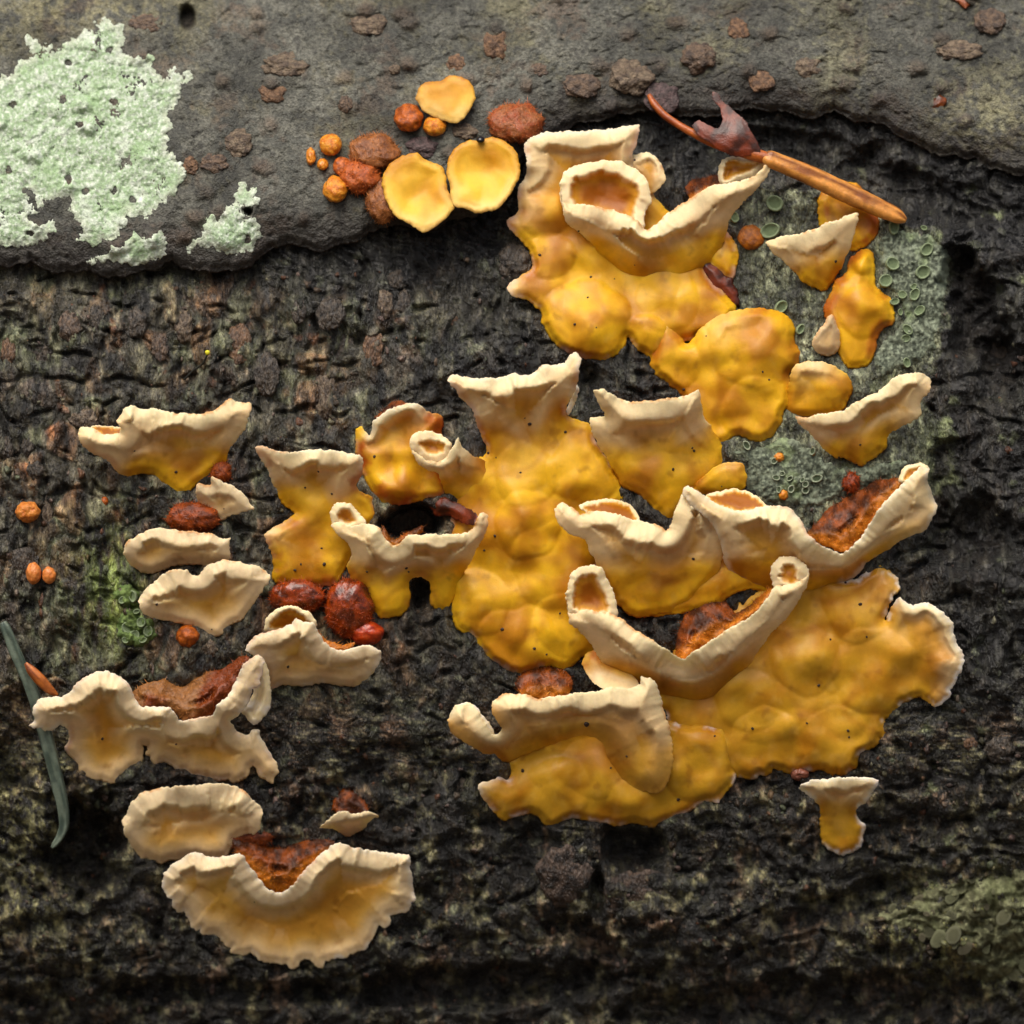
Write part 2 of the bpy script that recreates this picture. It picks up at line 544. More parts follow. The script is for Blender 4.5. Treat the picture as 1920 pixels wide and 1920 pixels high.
def hairs(parent, co, F, vn, pig, seed, dens=0.045, length=9.0, thick=0.75):
    rg = np.random.default_rng(seed + 900)
    ar = 0.5 * np.linalg.norm(np.cross(co[F[:, 1]] - co[F[:, 0]], co[F[:, 2]] - co[F[:, 0]]), axis=1) / S ** 2
    n = int(ar.sum() * dens)
    if n < 5:
        return
    k = rg.choice(len(F), n, p=ar / ar.sum())
    w = rg.dirichlet((1, 1, 1), n)
    P = (co[F[k]] * w[..., None]).sum(1); N = (vn[F[k]] * w[..., None]).sum(1)
    dr = N * 0.9 + rg.standard_normal((n, 3)) * 0.55
    dr /= np.linalg.norm(dr, axis=1, keepdims=True)
    sd = np.cross(dr, rg.standard_normal((n, 3))); sd /= np.linalg.norm(sd, axis=1, keepdims=True)
    L = (length * (0.5 + rg.random(n)) * S)[:, None]; t = thick * S
    P = P - N * 1.5 * S
    V = np.stack([P + sd * t, P - sd * t, P + np.cross(dr, sd) * t * 1.5, P + dr * L + rg.standard_normal((n, 3)) * S * 2], 1).reshape(-1, 3)
    o = np.arange(n)[:, None] * 4
    FH = np.concatenate([o + np.array([[0, 1, 3]]), o + np.array([[1, 2, 3]]), o + np.array([[2, 0, 3]])])
    c = (pig[F[k]] * w[..., None]).sum(1) * (0.9 + 1.5 * rg.random((n, 1)) ** 2) + np.array([.03, .014, .003])
    h_ = mesh_obj('hair', V, FH, M_FUZZ, parent, np.repeat(c, 4, 0), smooth=False)
    h_['kind'] = 'stuff'


def fungus(label, cx, cy, group=None, name='bracket_fungus', cat='fungus'):
    return thing(name, label, cat, tuple(place(cx, cy, 0)), group)


# ball-shaped lump in pixel space
def lump(name, cx, cy, rx, ry, rz, hc, pal, mat, parent=None, rough=0.12, fine=0.05, seed=0, seg=36, rings=22, tilt=0.0, facet=0.0, hair=False):
    th = np.linspace(0, np.pi, rings)[1:-1]
    ph = np.arange(seg) / seg * 2 * np.pi
    T, Pp = np.meshgrid(th, ph, indexing='ij')
    u = np.concatenate([[[0, 0, 1.0]], np.stack([np.sin(T) * np.cos(Pp), np.sin(T) * np.sin(Pp), np.cos(T)], -1).reshape(-1, 3), [[0, 0, -1.0]]])
    nz = rough * fbm(u[:, 0] * 1.7 + u[:, 2] * 1.1 + seed, u[:, 1] * 1.7 - u[:, 2] * 0.7, 2, seed, 0.35) + fine * fbm(u[:, 0] * 7 + u[:, 2] * 4, u[:, 1] * 7 + u[:, 2] * 5, 2, seed + 3)
    if facet:
        nz = nz - facet * np.abs(noise(u[:, 0] * 2.2 + seed, u[:, 1] * 2.2, seed))
    rr = 1 + nz
    x = u[:, 0] * rx * rr; y = u[:, 1] * ry * rr; z = u[:, 2] * rz * rr
    c, s_ = math.cos(tilt), math.sin(tilt)
    x, y = x * c - y * s_, x * s_ + y * c
    co = place(cx + x, cy + y, hc + z)
    n = len(th)
    F = []
    for k in range(seg):
        k2 = (k + 1) % seg
        F.append((0, 1 + k2, 1 + k))
        for i in range(n - 1):
            a = 1 + i * seg + k; b = 1 + i * seg + k2
            F.append((a, b, b + seg)); F.append((a, b + seg, a + seg))
        e = 1 + (n - 1) * seg
        F.append((e + k, e + k2, len(u) - 1))
    F = np.array(F)
    a, b = pal
    t = ss(fbm(u[:, 0] * 2.5 + seed, u[:, 1] * 2.5 + u[:, 2], 3, seed + 8), -0.5, 0.6)
    o = mesh_obj(name, co, F, mat, parent, mix(a, b, t))
    if hair:
        hairs(o, co, F, vnormals(co, F), mix(a, b, t), seed)
    return o


# ------------------------------------------------------------------ what grows on the bark: outlines in photo pixels with heights
def sh(name, pts, ctrl=(), **kw):
    return dict(name=name, pts=pts, ctrl=ctrl, **kw)


U = 'underside'; FO = 'folded_lobe'; UP = 'upper_surface'
FUNGI = []


def F(label, at, sheets, specks=(), group='bracket fungi on the log'):
    FUNGI.append((label, at, sheets, specks, group))


F('large yellow bracket with a tubular cream cup, touching the orange stalk', (1180, 480), [
    sh(U, [(985, 268, 78), (1010, 250, 84), (1060, 246, 88), (1110, 244, 88), (1150, 241, 88), (1175, 236, 90), (1198, 233, 92), (1199, 242, 90), (1195, 268, 80), (1186, 295, 66),
           (1215, 350, 40), (1260, 400, 16), (1330, 420, 9), (1362, 430, 9), (1380, 458, 9), (1386, 480, 9), (1380, 508, 8), (1371, 525, 8), (1350, 514, 8), (1322, 494, 8), (1326, 514, 8), (1345, 535, 8), (1362, 552, 8), (1380, 576, 8),
           (1372, 600, 8), (1330, 625, 7), (1275, 645, 7), (1240, 668, 8), (1222, 674, 8), (1205, 662, 8), (1192, 655, 8), (1178, 632, 9), (1172, 650, 12), (1158, 664, 12), (1130, 677, 12), (1090, 671, 12), (1055, 656, 12), (1030, 631, 12), (1016, 605, 10), (1015, 588, 10),
           (1003, 575, 14), (988, 562, 26), (965, 556, 38), (951, 541, 44), (963, 524, 40), (985, 512, 22), (998, 498, 14), (993, 470, 14), (975, 450, 24), (958, 432, 32), (951, 414, 36), (972, 395, 34), (969, 365, 38), (974, 345, 44), (988, 328, 58), (986, 295, 72)],
       [(1090, 285, 62), (1140, 385, 6), (1060, 400, 22), (1050, 470, 15), (1095, 600, 34), (1140, 560, 14), (1250, 560, 15), (1330, 590, 15), (1210, 620, 18), (1030, 540, 16)], lip=13, lw=30, be=0.5, wm=0.5, lobes=[(1095, 605, 86, 17), (1212, 625, 40, 13), (1030, 482, 46, 12), (1320, 585, 60, 10), (1250, 560, 60, 8), (1020, 400, 46, 8)]),
    sh(U, [(1052, 345, 98), (1052, 372, 104), (1066, 384, 110), (1086, 382, 114), (1105, 385, 116), (1130, 390, 118), (1160, 397, 118), (1185, 407, 116), (1203, 421, 112), (1213, 433, 110), (1225, 424, 110), (1255, 398, 112), (1290, 374, 114), (1325, 352, 116), (1360, 344, 116), (1390, 338, 116), (1415, 328, 114), (1438, 305, 112), (1446, 294, 108),
           (1444, 320, 98), (1425, 348, 86), (1395, 378, 70), (1375, 402, 52), (1362, 430, 35), (1352, 470, 14), (1310, 515, 0), (1250, 540, -4), (1190, 528, -4), (1140, 498, 2), (1108, 455, 30), (1078, 430, 66), (1058, 408, 88)],
       [(1215, 490, 50), (1300, 440, 66), (1180, 470, 54), (1250, 460, 66)], lw=42, lip=18),
    sh(FO, [(1050, 345, 96), (1058, 322, 98), (1085, 308, 100), (1120, 302, 100), (1160, 302, 100), (1190, 315, 98), (1210, 335, 96), (1221, 362, 92), (1220, 382, 86), (1209, 402, 80), (1207, 436, 70), (1180, 442, 60), (1120, 425, 60), (1075, 410, 70), (1054, 388, 84)], [(1140, 375, 30), (1110, 370, 38), (1175, 380, 34)], pal='f', lw=24, lip=8),
    sh(FO, [(1347, 312, 96), (1355, 299, 100), (1375, 294, 102), (1400, 295, 102), (1425, 289, 102), (1445, 291, 102), (1441, 312, 100), (1415, 332, 98), (1385, 342, 92), (1360, 352, 80), (1348, 340, 86)], [(1375, 318, 62)], pal='f', lw=13, lip=6),
    sh(FO, [(1168, 302, 50), (1190, 290, 56), (1212, 286, 60), (1230, 295, 58), (1244, 315, 54), (1248, 335, 50), (1236, 354, 44), (1218, 364, 36), (1195, 340, 30)], [(1210, 325, 40)], lw=14, lip=5, margin=False),
    sh('decayed_patch', [(1312, 486, 9), (1330, 488, 10), (1350, 506, 10), (1372, 526, 9), (1386, 556, 7), (1384, 578, 7), (1362, 558, 8), (1340, 540, 9), (1322, 516, 9)], pal='r', lip=0, jag=4, lump=0.8, mat='wood'),
    sh(UP, [(1285, 352, 22), (1300, 338, 20), (1322, 334, 20), (1345, 328, 30), (1362, 345, 70), (1335, 362, 80), (1298, 375, 80)], pal='u'),
], [(1085, 433, 3), (1108, 520, 4), (1152, 523, 2), (1190, 497, 2), (1102, 558, 3), (1078, 608, 4), (1118, 614, 2), (1012, 478, 4), (1190, 300, 3)])

F('yellow lobed crust sheet wedged below the tubular cup bracket', (1380, 700), [
    sh(U, [(1238, 622, 26), (1252, 611, 30), (1272, 628, 22), (1290, 642, 18), (1318, 612, 30), (1350, 591, 32), (1385, 580, 30), (1420, 577, 26), (1455, 583, 20), (1480, 595, 16), (1491, 615, 12), (1492, 640, 10), (1502, 660, 10), (1498, 685, 10), (1480, 700, 10), (1483, 720, 10), (1482, 745, 10), (1471, 770, 10), (1466, 792, 9), (1450, 816, 8), (1425, 829, 8), (1400, 822, 8), (1376, 818, 8), (1355, 833, 8), (1330, 835, 4), (1305, 800, 2), (1290, 765, 4), (1270, 735, 8), (1248, 717, 10), (1228, 702, 12), (1219, 682, 14), (1224, 660, 18)],
       [(1420, 635, 34), (1300, 690, 14), (1340, 650, 40), (1400, 730, 30), (1440, 700, 18), (1360, 770, 12), (1420, 790, 18)], be=0.4, lump=1.2, lobes=[(1420, 640, 88, 12), (1420, 770, 66, 12), (1265, 680, 50, 12)]),
], [(1430, 697, 3), (1442, 712, 3), (1324, 630, 2), (1282, 730, 4)])

F('tall yellow column bracket with a flared cream collar in the middle of the cluster', (1000, 1000), [
    sh(U, [(840, 712, 104), (850, 703, 106), (868, 706, 108), (892, 709, 108), (920, 709, 108), (948, 706, 108), (966, 698, 108), (980, 704, 108), (1000, 700, 108), (1016, 684, 108), (1034, 684, 106), (1058, 679, 106), (1066, 668, 104), (1080, 661, 104), (1089, 672, 100), (1086, 692, 94), (1084, 716, 78), (1074, 740, 50), (1063, 765, 28), (1067, 780, 12),
           (1090, 788, 9), (1108, 797, 9), (1120, 830, 9), (1140, 862, 9), (1156, 893, 9), (1166, 918, 8), (1168, 940, 6), (1150, 960, 3), (1130, 1010, 3), (1120, 1080, 3), (1115, 1150, 3), (1118, 1215, 6), (1095, 1230, 8), (1078, 1246, 9), (1060, 1256, 9), (1030, 1250, 9), (1005, 1258, 9), (978, 1265, 9), (950, 1258, 9), (925, 1241, 9), (902, 1220, 9), (890, 1199, 9), (866, 1186, 9), (850, 1167, 8), (846, 1150, 8), (848, 1120, 4), (835, 1060, 3), (840, 1000, 3), (850, 950, 4), (852, 900, 4), (870, 864, 5), (905, 856, 9), (911, 838, 14), (902, 815, 26), (891, 790, 40), (884, 766, 56), (862, 744, 80)],
       [(970, 765, 64), (965, 795, 44), (980, 835, 24), (1000, 900, 16), (990, 960, 34), (1010, 985, 16), (980, 1030, 28), (960, 1100, 15), (1060, 1100, 14), (990, 1160, 24), (970, 1225, 22), (930, 1100, 8), (1100, 850, 16)], lw=40, lip=17, wm=0.5, be=0.4, lump=1.1, lobes=[(990, 985, 62, 14), (975, 1215, 80, 14), (1095, 880, 66, 12), (985, 890, 60, 8), (1040, 1060, 80, 9), (900, 1130, 60, 9), (1060, 1170, 60, 10)]),
    sh(U, [(771, 842, 78), (785, 853, 84), (800, 861, 86), (818, 866, 88), (832, 862, 88), (843, 848, 88), (851, 832, 88), (860, 821, 88), (868, 838, 74), (882, 852, 44), (905, 862, 12), (932, 885, 2), (932, 935, 0), (900, 960, -2), (860, 945, 3), (838, 928, 6), (829, 908, 18), (820, 888, 48), (800, 880, 64), (780, 864, 72)], [(850, 895, 34), (880, 910, 18)], lw=24, lip=11),
    sh(FO, [(768, 832, 76), (774, 815, 78), (790, 807, 80), (810, 809, 80), (832, 819, 80), (846, 836, 80), (842, 858, 66), (820, 870, 54), (795, 864, 54), (775, 850, 66)], [(814, 838, 26)], pal='f', lw=15, lip=6),
    sh(UP, [(1062, 770, 20), (1070, 745, 40), (1080, 722, 60), (1084, 735, 55), (1078, 755, 40), (1066, 778, 24)], pal='w'),
], [(993, 795, 5), (984, 784, 2), (1060, 810, 4), (976, 886, 3), (928, 1005, 4), (908, 1032, 3), (942, 1180, 5), (1002, 1216, 4), (1025, 1227, 3), (916, 849, 4), (930, 858, 2), (1050, 1150, 3)])

F('yellow bracket with a dark arched hole under its cream rim', (770, 1060), [
    sh(U, [(621, 985, 72), (634, 977, 82), (655, 985, 90), (690, 982, 94), (711, 988, 96), (720, 1008, 96), (738, 1023, 96), (755, 1012, 98), (772, 1003, 100), (800, 1001, 102), (830, 1002, 102), (860, 1000, 102), (884, 993, 100), (892, 977, 100), (904, 962, 98), (916, 968, 96), (911, 995, 82), (897, 1025, 60), (884, 1050, 42), (870, 1072, 22), (858, 1100, 8), (850, 1125, 7), (838, 1143, 10), (818, 1142, 10), (806, 1130, 14), (807, 1105, 22), (800, 1088, 28), (785, 1082, 30), (768, 1090, 26), (770, 1120, 18), (766, 1142, 14), (745, 1155, 10), (714, 1158, 10), (698, 1142, 10), (686, 1117, 12), (662, 1091, 16), (650, 1062, 26), (660, 1042, 44), (652, 1020, 58), (632, 1003, 66)],
       [(760, 1050, 58), (830, 1045, 60), (710, 1080, 30), (725, 1125, 26)], lw=34, lip=15, be=0.3),
    sh(FO, [(620, 958, 70), (632, 941, 76), (650, 943, 78), (664, 950, 78), (674, 962, 82), (687, 984, 86), (665, 996, 60), (638, 992, 58), (622, 980, 64)], [(652, 972, 28)], pal='f', lw=13, lip=6),
    sh(UP, [(806, 950, 6), (814, 934, 10), (835, 934, 16), (860, 946, 24), (884, 956, 34), (897, 968, 60), (886, 984, 66), (858, 976, 18), (836, 968, 8), (818, 966, 4)], [(840, 950, 20)], pal='r', lip=0, jag=3.5, lump=0.6, mat='wood'),
    sh(UP, [(716, 985, 50), (726, 1000, 50), (738, 1012, 50), (752, 1004, 50), (790, 985, 40), (792, 998, 70), (755, 1016, 80), (738, 1026, 80), (718, 1008, 80)], pal='u'),
], [(762, 1065, 4), (766, 1072, 3), (688, 1072, 3)])

F('small orange wrinkled fungus under the curled cup of the column', (750, 850), [
    sh(U, [(693, 817, 44), (700, 790, 54), (725, 770, 58), (758, 757, 58), (784, 758, 50), (800, 771, 34), (822, 776, 26), (832, 795, 18), (828, 830, 10), (836, 900, 6), (832, 928, 7), (790, 938, 10), (745, 948, 12), (712, 940, 12), (692, 912, 12), (678, 880, 10), (669, 855, 8), (667, 806, 8), (680, 800, 12)],
       [(745, 805, 26), (760, 862, 8), (745, 900, 42), (705, 905, 24), (790, 900, 26), (720, 840, 16)], lw=16, lip=6, wm=0.5, be=1.0, lump=2.2),
    sh(UP, [(700, 785, 8), (722, 766, 14), (735, 752, 16), (755, 752, 30), (760, 765, 44), (720, 782, 40)], pal='u'),
], [(702, 856, 4)])

F('yellow two-tiered bracket with a straight cream upper lip beside the arched hole', (590, 980), [
    sh(U, [(478, 840, 88), (495, 838, 92), (520, 845, 94), (550, 848, 94), (575, 844, 94), (602, 843, 94), (640, 848, 92), (668, 852, 88), (682, 860, 82), (678, 890, 60), (670, 912, 38), (680, 922, 22), (697, 931, 14), (709, 948, 10), (713, 970, 8), (690, 990, 4), (668, 1015, 4), (662, 1042, 6), (645, 1070, 8), (630, 1097, 9), (600, 1101, 9), (565, 1104, 9), (535, 1098, 9), (510, 1086, 10), (512, 1050, 22), (505, 1025, 32), (497, 1001, 40), (520, 986, 34), (545, 971, 22), (556, 962, 10), (545, 956, 12), (530, 946, 16), (520, 922, 28), (508, 902, 42), (502, 885, 54), (491, 866, 70)],
       [(590, 890, 50), (600, 925, 22), (600, 960, 12), (580, 1030, 18), (560, 1070, 14), (640, 985, 10)], lw=30, lip=13, be=0.8, wm=0.3),
], [(597, 884, 3), (572, 914, 3), (622, 926, 3), (603, 1028, 3), (608, 1058, 5), (553, 1069, 4), (564, 1058, 3)])

F('wide cream bracket with a notched, curled tip above the three oval brackets', (320, 840), [
    sh(U, [(147, 810, 82), (154, 800, 86), (172, 804, 90), (192, 812, 92), (208, 816, 92), (222, 812, 92), (227, 800, 92), (219, 790, 92), (230, 770, 94), (246, 758, 96), (262, 765, 98), (290, 767, 100), (320, 772, 100), (350, 775, 100), (375, 774, 100), (400, 769, 100), (416, 759, 100), (426, 749, 98), (434, 747, 96), (452, 755, 94), (468, 757, 92), (470, 772, 90), (462, 796, 78), (450, 816, 60), (436, 836, 44), (428, 848, 32), (424, 866, 18), (400, 886, 10), (376, 905, 8), (350, 926, 8), (330, 925, 8), (310, 910, 8), (290, 893, 10), (275, 888, 16), (240, 893, 28), (215, 880, 40), (200, 862, 50), (185, 855, 56), (165, 845, 64), (150, 826, 76)],
       [(340, 855, 18), (270, 840, 52), (330, 815, 62), (400, 825, 44), (340, 890, 14)], lw=36, lip=17, be=0.4),
    sh(UP, [(170, 800, 60), (200, 798, 40), (225, 800, 50), (230, 812, 80), (205, 820, 84), (180, 810, 84)], pal='f', lw=3, lip=1),
], [(252, 845, 3), (330, 885, 4)])

F('small cream cup with a toothed edge under the notched wide bracket', (420, 940), [
    sh(U, [(367, 917, 46), (373, 905, 50), (393, 909, 52), (397, 892, 54), (410, 900, 52), (435, 910, 50), (455, 925, 48), (466, 940, 46), (478, 955, 44), (450, 962, 34), (432, 966, 24), (415, 979, 12), (395, 971, 10), (380, 956, 16), (370, 936, 32)], [(408, 942, 8), (425, 950, 12)], pal='c', lw=22, lip=9),
], [(420, 954, 2)])

F('narrow cream oval bracket, upper of the stacked pair', (330, 1035), [
    sh(U, [(231, 1035, 50), (240, 1014, 56), (265, 1000, 62), (295, 990, 64), (330, 993, 64), (370, 998, 64), (400, 1001, 62), (420, 1011, 58), (433, 1008, 56), (429, 1022, 50), (434, 1040, 44), (430, 1050, 38), (415, 1058, 30), (395, 1062, 26), (370, 1060, 20), (345, 1060, 18), (320, 1063, 16), (280, 1077, 14), (255, 1066, 20), (238, 1052, 34)], [(330, 1046, 24)], pal='c', lw=30, lip=13),
])
F('cream oval bracket with a yellow throat, lower of the stacked pair', (390, 1120), [
    sh(U, [(261, 1130, 52), (266, 1114, 54), (290, 1090, 60), (310, 1075, 64), (332, 1068, 64), (350, 1068, 64), (362, 1078, 62), (375, 1078, 62), (390, 1061, 66), (420, 1050, 68), (455, 1055, 68), (480, 1062, 64), (500, 1074, 60), (509, 1080, 56), (495, 1105, 46), (475, 1135, 34), (455, 1160, 22), (430, 1176, 14), (406, 1195, 10), (385, 1190, 10), (371, 1178, 12), (345, 1172, 16), (315, 1165, 24), (290, 1160, 32), (266, 1150, 44)], [(410, 1130, 10), (345, 1125, 34), (370, 1105, 46)], pal='c', lw=36, lip=15),
], [(294, 1133, 4), (397, 1180, 2)])

F('cream bracket with a small orange cup folded behind its peak, beside red lumps', (580, 1230), [
    sh(U, [(461, 1216, 82), (470, 1200, 86), (490, 1188, 90), (520, 1180, 92), (545, 1168, 92), (555, 1155, 90), (568, 1167, 92), (588, 1170, 92), (600, 1190, 92), (615, 1210, 90), (640, 1219, 88), (665, 1214, 86), (690, 1210, 80), (712, 1220, 74), (715, 1240, 58), (700, 1262, 44), (690, 1271, 38), (670, 1285, 24), (640, 1287, 16), (600, 1280, 12), (570, 1288, 10), (530, 1285, 14), (502, 1292, 18), (496, 1260, 36), (485, 1235, 62)], [(570, 1235, 48), (560, 1260, 22), (650, 1250, 44)], pal='c', lw=32, lip=13, wm=0.5),
    sh(FO, [(495, 1172, 52), (510, 1146, 60), (540, 1135, 64), (565, 1140, 64), (585, 1152, 60), (593, 1172, 54), (570, 1192, 44), (505, 1190, 40)], [(545, 1168, 30)], pal='f', lw=10, lip=5),
    sh(UP, [(590, 1175, 60), (612, 1200, 70), (640, 1208, 70), (665, 1205, 66), (660, 1218, 84), (636, 1224, 86), (612, 1214, 86), (598, 1194, 86)], pal='u'),
], [(540, 1250, 4)])

F('wide cream bracket with a wavy zigzag rim crossing the grey conifer needle', (280, 1370), [
    sh(U, [(52, 1362, 72), (64, 1350, 78), (62, 1330, 82), (72, 1312, 88), (95, 1306, 92), (118, 1303, 94), (145, 1282, 96), (172, 1263, 97), (198, 1258, 97), (225, 1268, 97), (243, 1285, 98), (252, 1308, 98), (266, 1325, 99), (295, 1323, 100), (318, 1326, 100), (330, 1340, 100), (343, 1352, 100), (370, 1345, 100), (398, 1340, 100), (408, 1322, 100), (425, 1305, 100), (442, 1275, 100), (455, 1250, 100), (470, 1235, 98), (485, 1228, 96), (497, 1242, 90), (489, 1278, 82), (466, 1315, 74), (450, 1338, 62), (436, 1356, 46), (446, 1370, 38), (462, 1376, 38), (476, 1370, 42), (487, 1369, 44), (492, 1390, 40), (505, 1410, 36), (520, 1432, 32), (521, 1450, 30), (512, 1470, 24), (490, 1460, 18), (475, 1445, 12), (455, 1466, 10), (420, 1466, 10), (380, 1460, 10), (340, 1450, 10), (310, 1430, 10), (288, 1433, 10), (273, 1416, 10), (271, 1400, 14), (265, 1430, 12), (236, 1450, 12), (210, 1472, 12), (180, 1466, 12), (150, 1446, 12), (130, 1416, 12), (123, 1405, 14), (130, 1385, 24), (121, 1362, 44), (95, 1369, 54), (70, 1369, 64)],
       [(200, 1340, 50), (200, 1390, 10), (300, 1375, 56), (360, 1400, 34), (270, 1375, 40), (420, 1420, 16), (200, 1440, 12), (150, 1335, 70)], pal='c', lw=34, lip=17, wm=0.6, be=0.3, scal=6),
    sh(FO, [(468, 1245, 84), (488, 1228, 88), (500, 1245, 84), (508, 1285, 72), (506, 1325, 56), (492, 1350, 46), (475, 1357, 42), (460, 1346, 44), (452, 1330, 50), (475, 1300, 58)], [(485, 1310, 44)], pal='w', lw=16, lip=5),
    sh(UP, [(250, 1295, 50), (278, 1280, 30), (310, 1274, 18), (340, 1288, 16), (380, 1264, 16), (420, 1252, 22), (455, 1230, 46), (468, 1240, 74), (447, 1282, 86), (428, 1312, 90), (402, 1340, 90), (345, 1353, 90), (322, 1332, 90), (268, 1330, 90), (254, 1315, 80)], pal='ub'),
], [(192, 1385, 4), (330, 1395, 3)])

F('pale round bracket with a broad turned-over rim near the dark bark hole', (370, 1550), [
    sh(U, [(229, 1545, 58), (238, 1520, 64), (258, 1492, 72), (290, 1479, 76), (330, 1474, 78), (370, 1470, 78), (420, 1470, 78), (455, 1480, 74), (480, 1505, 68), (493, 1522, 62), (487, 1550, 46), (475, 1568, 36), (455, 1565, 30), (440, 1580, 22), (425, 1605, 16), (395, 1613, 14), (360, 1606, 14), (310, 1618, 16), (270, 1612, 20), (255, 1596, 28), (235, 1572, 44)], [(385, 1538, 8), (330, 1565, 20), (300, 1535, 40)], pal='c', lw=46, lip=18, scal=5),
])

F('big pale fan bracket with a scalloped white lower edge and dipped rim', (540, 1720), [
    sh(U, [(308, 1640, 66), (318, 1625, 72), (340, 1608, 78), (365, 1598, 82), (395, 1607, 86), (430, 1605, 88), (450, 1600, 88), (462, 1615, 88), (480, 1637, 88), (497, 1662, 88), (520, 1673, 88), (540, 1667, 88), (555, 1650, 88), (575, 1626, 88), (595, 1606, 86), (620, 1586, 84), (640, 1580, 82), (665, 1590, 80), (690, 1592, 78), (715, 1597, 74), (740, 1600, 72), (767, 1605, 68), (772, 1640, 58), (775, 1665, 50), (779, 1690, 44), (760, 1711, 40), (742, 1716, 38), (726, 1738, 36), (705, 1746, 34), (690, 1776, 32), (660, 1796, 30), (622, 1799, 30), (596, 1818, 30), (571, 1804, 30), (546, 1819, 30), (520, 1812, 30), (480, 1798, 30), (432, 1785, 30), (408, 1756, 32), (370, 1748, 34), (345, 1720, 38), (318, 1695, 44), (304, 1665, 56)],
       [(540, 1725, 22), (620, 1680, 26), (600, 1740, 14), (450, 1690, 48), (470, 1740, 24), (650, 1720, 18), (390, 1650, 70)], pal='c', lw=30, lip=15, wm=0.6, jag=2.4, scal=9),
    sh(UP, [(432, 1565, 12), (470, 1570, 8), (520, 1590, 10), (560, 1580, 12), (600, 1573, 16), (628, 1580, 56), (597, 1614, 78), (557, 1658, 80), (530, 1676, 80), (500, 1666, 80), (470, 1630, 78), (446, 1604, 64)], pal='u'),
], [(477, 1691, 2)])

F('tiny tan bracket with a brown tuft above the big fan bracket', (655, 1545), [
    sh(U, [(600, 1553, 52), (615, 1537, 56), (636, 1520, 58), (665, 1525, 58), (690, 1522, 56), (709, 1530, 52), (690, 1541, 36), (680, 1556, 20), (655, 1568, 12), (626, 1556, 28)], [(655, 1545, 34)], pal='c', lw=16, lip=7),
    sh(UP, [(622, 1515, 8), (630, 1492, 8), (645, 1478, 8), (665, 1485, 8), (686, 1505, 14), (689, 1526, 44), (640, 1528, 48)], pal='u'),
])

F('small mushroom-shaped bracket with a cream cap hanging below the yellow crust', (1580, 1530), [
    sh(U, [(1499, 1475, 66), (1515, 1465, 70), (1540, 1460, 72), (1580, 1458, 72), (1610, 1457, 72), (1648, 1462, 70), (1640, 1480, 60), (1625, 1505, 44), (1605, 1518, 28), (1611, 1535, 14), (1622, 1546, 10), (1620, 1562, 10), (1612, 1590, 10), (1580, 1604, 10), (1550, 1591, 10), (1538, 1570, 10), (1537, 1535, 12), (1535, 1510, 28), (1515, 1492, 52)], [(1575, 1490, 46), (1575, 1525, 18), (1580, 1560, 20)], pal='o', lw=24, lip=11, wm=0.9),
])

F('yellow ribbed bracket with a cream lip and a lobed foot, beside the column', (1230, 850), [
    sh(U, [(1114, 735, 106), (1130, 728, 108), (1146, 740, 110), (1165, 748, 110), (1190, 752, 110), (1215, 752, 110), (1250, 748, 110), (1275, 745, 108), (1296, 738, 106), (1309, 730, 102), (1314, 745, 94), (1318, 775, 62), (1332, 800, 30), (1350, 825, 12), (1358, 845, 8), (1356, 880, 5), (1325, 905, 3), (1290, 935, 3), (1272, 965, 4), (1250, 980, 7), (1222, 952, 8), (1200, 929, 9), (1180, 921, 10), (1166, 910, 12), (1155, 890, 18), (1140, 866, 26), (1122, 832, 38), (1110, 810, 50), (1106, 785, 62), (1133, 779, 76), (1122, 756, 92)],
       [(1220, 800, 62), (1235, 850, 36), (1240, 905, 20), (1300, 850, 18)], lw=40, lip=16),
    sh(U, [(1300, 918, 14), (1318, 892, 22), (1348, 870, 28), (1375, 867, 30), (1396, 872, 28), (1398, 910, 20), (1382, 928, 10), (1330, 932, 4)], [(1350, 895, 26)], lip=4, be=0.3),
], [(1298, 840, 3), (1262, 880, 4), (1353, 912, 2), (1301, 845, 4)])

F('yellow bracket whose cream rim starts in a white curled tip, below the ribbed bracket', (1210, 1060), [
    sh(U, [(1041, 952, 84), (1055, 944, 88), (1075, 952, 92), (1090, 966, 94), (1106, 958, 94), (1130, 957, 96), (1155, 964, 97), (1180, 972, 98), (1210, 978, 99), (1235, 986, 99), (1250, 993, 99), (1260, 978, 100), (1268, 950, 102), (1282, 925, 102), (1302, 925, 88), (1345, 965, 66), (1356, 1012, 46), (1352, 1062, 30), (1320, 1105, 18), (1280, 1140, 13), (1235, 1153, 13), (1190, 1157, 13), (1165, 1141, 16), (1140, 1106, 22), (1118, 1062, 36), (1104, 1032, 56), (1096, 1010, 66), (1068, 1002, 74), (1047, 980, 80)],
       [(1200, 1040, 64), (1230, 1090, 36), (1300, 1040, 62), (1210, 1130, 18)], lw=36, lip=16),
    sh('crust', [(1150, 1075, 4), (1250, 1040, 4), (1360, 1030, 6), (1440, 1060, 8), (1500, 1090, 8), (1470, 1110, 8), (1400, 1105, 10), (1368, 1120, 10), (1340, 1140, 11), (1300, 1148, 11), (1262, 1152, 11), (1225, 1157, 10), (1190, 1150, 8)], [(1330, 1090, 22), (1400, 1080, 18)], be=0.5, lump=1.0),
    sh(UP, [(1085, 948, 70), (1120, 938, 46), (1150, 935, 32), (1180, 945, 28), (1198, 970, 44), (1192, 988, 78), (1150, 974, 84), (1110, 968, 84)], pal='f', lw=6, lip=2),
], [(1300, 1048, 4)])

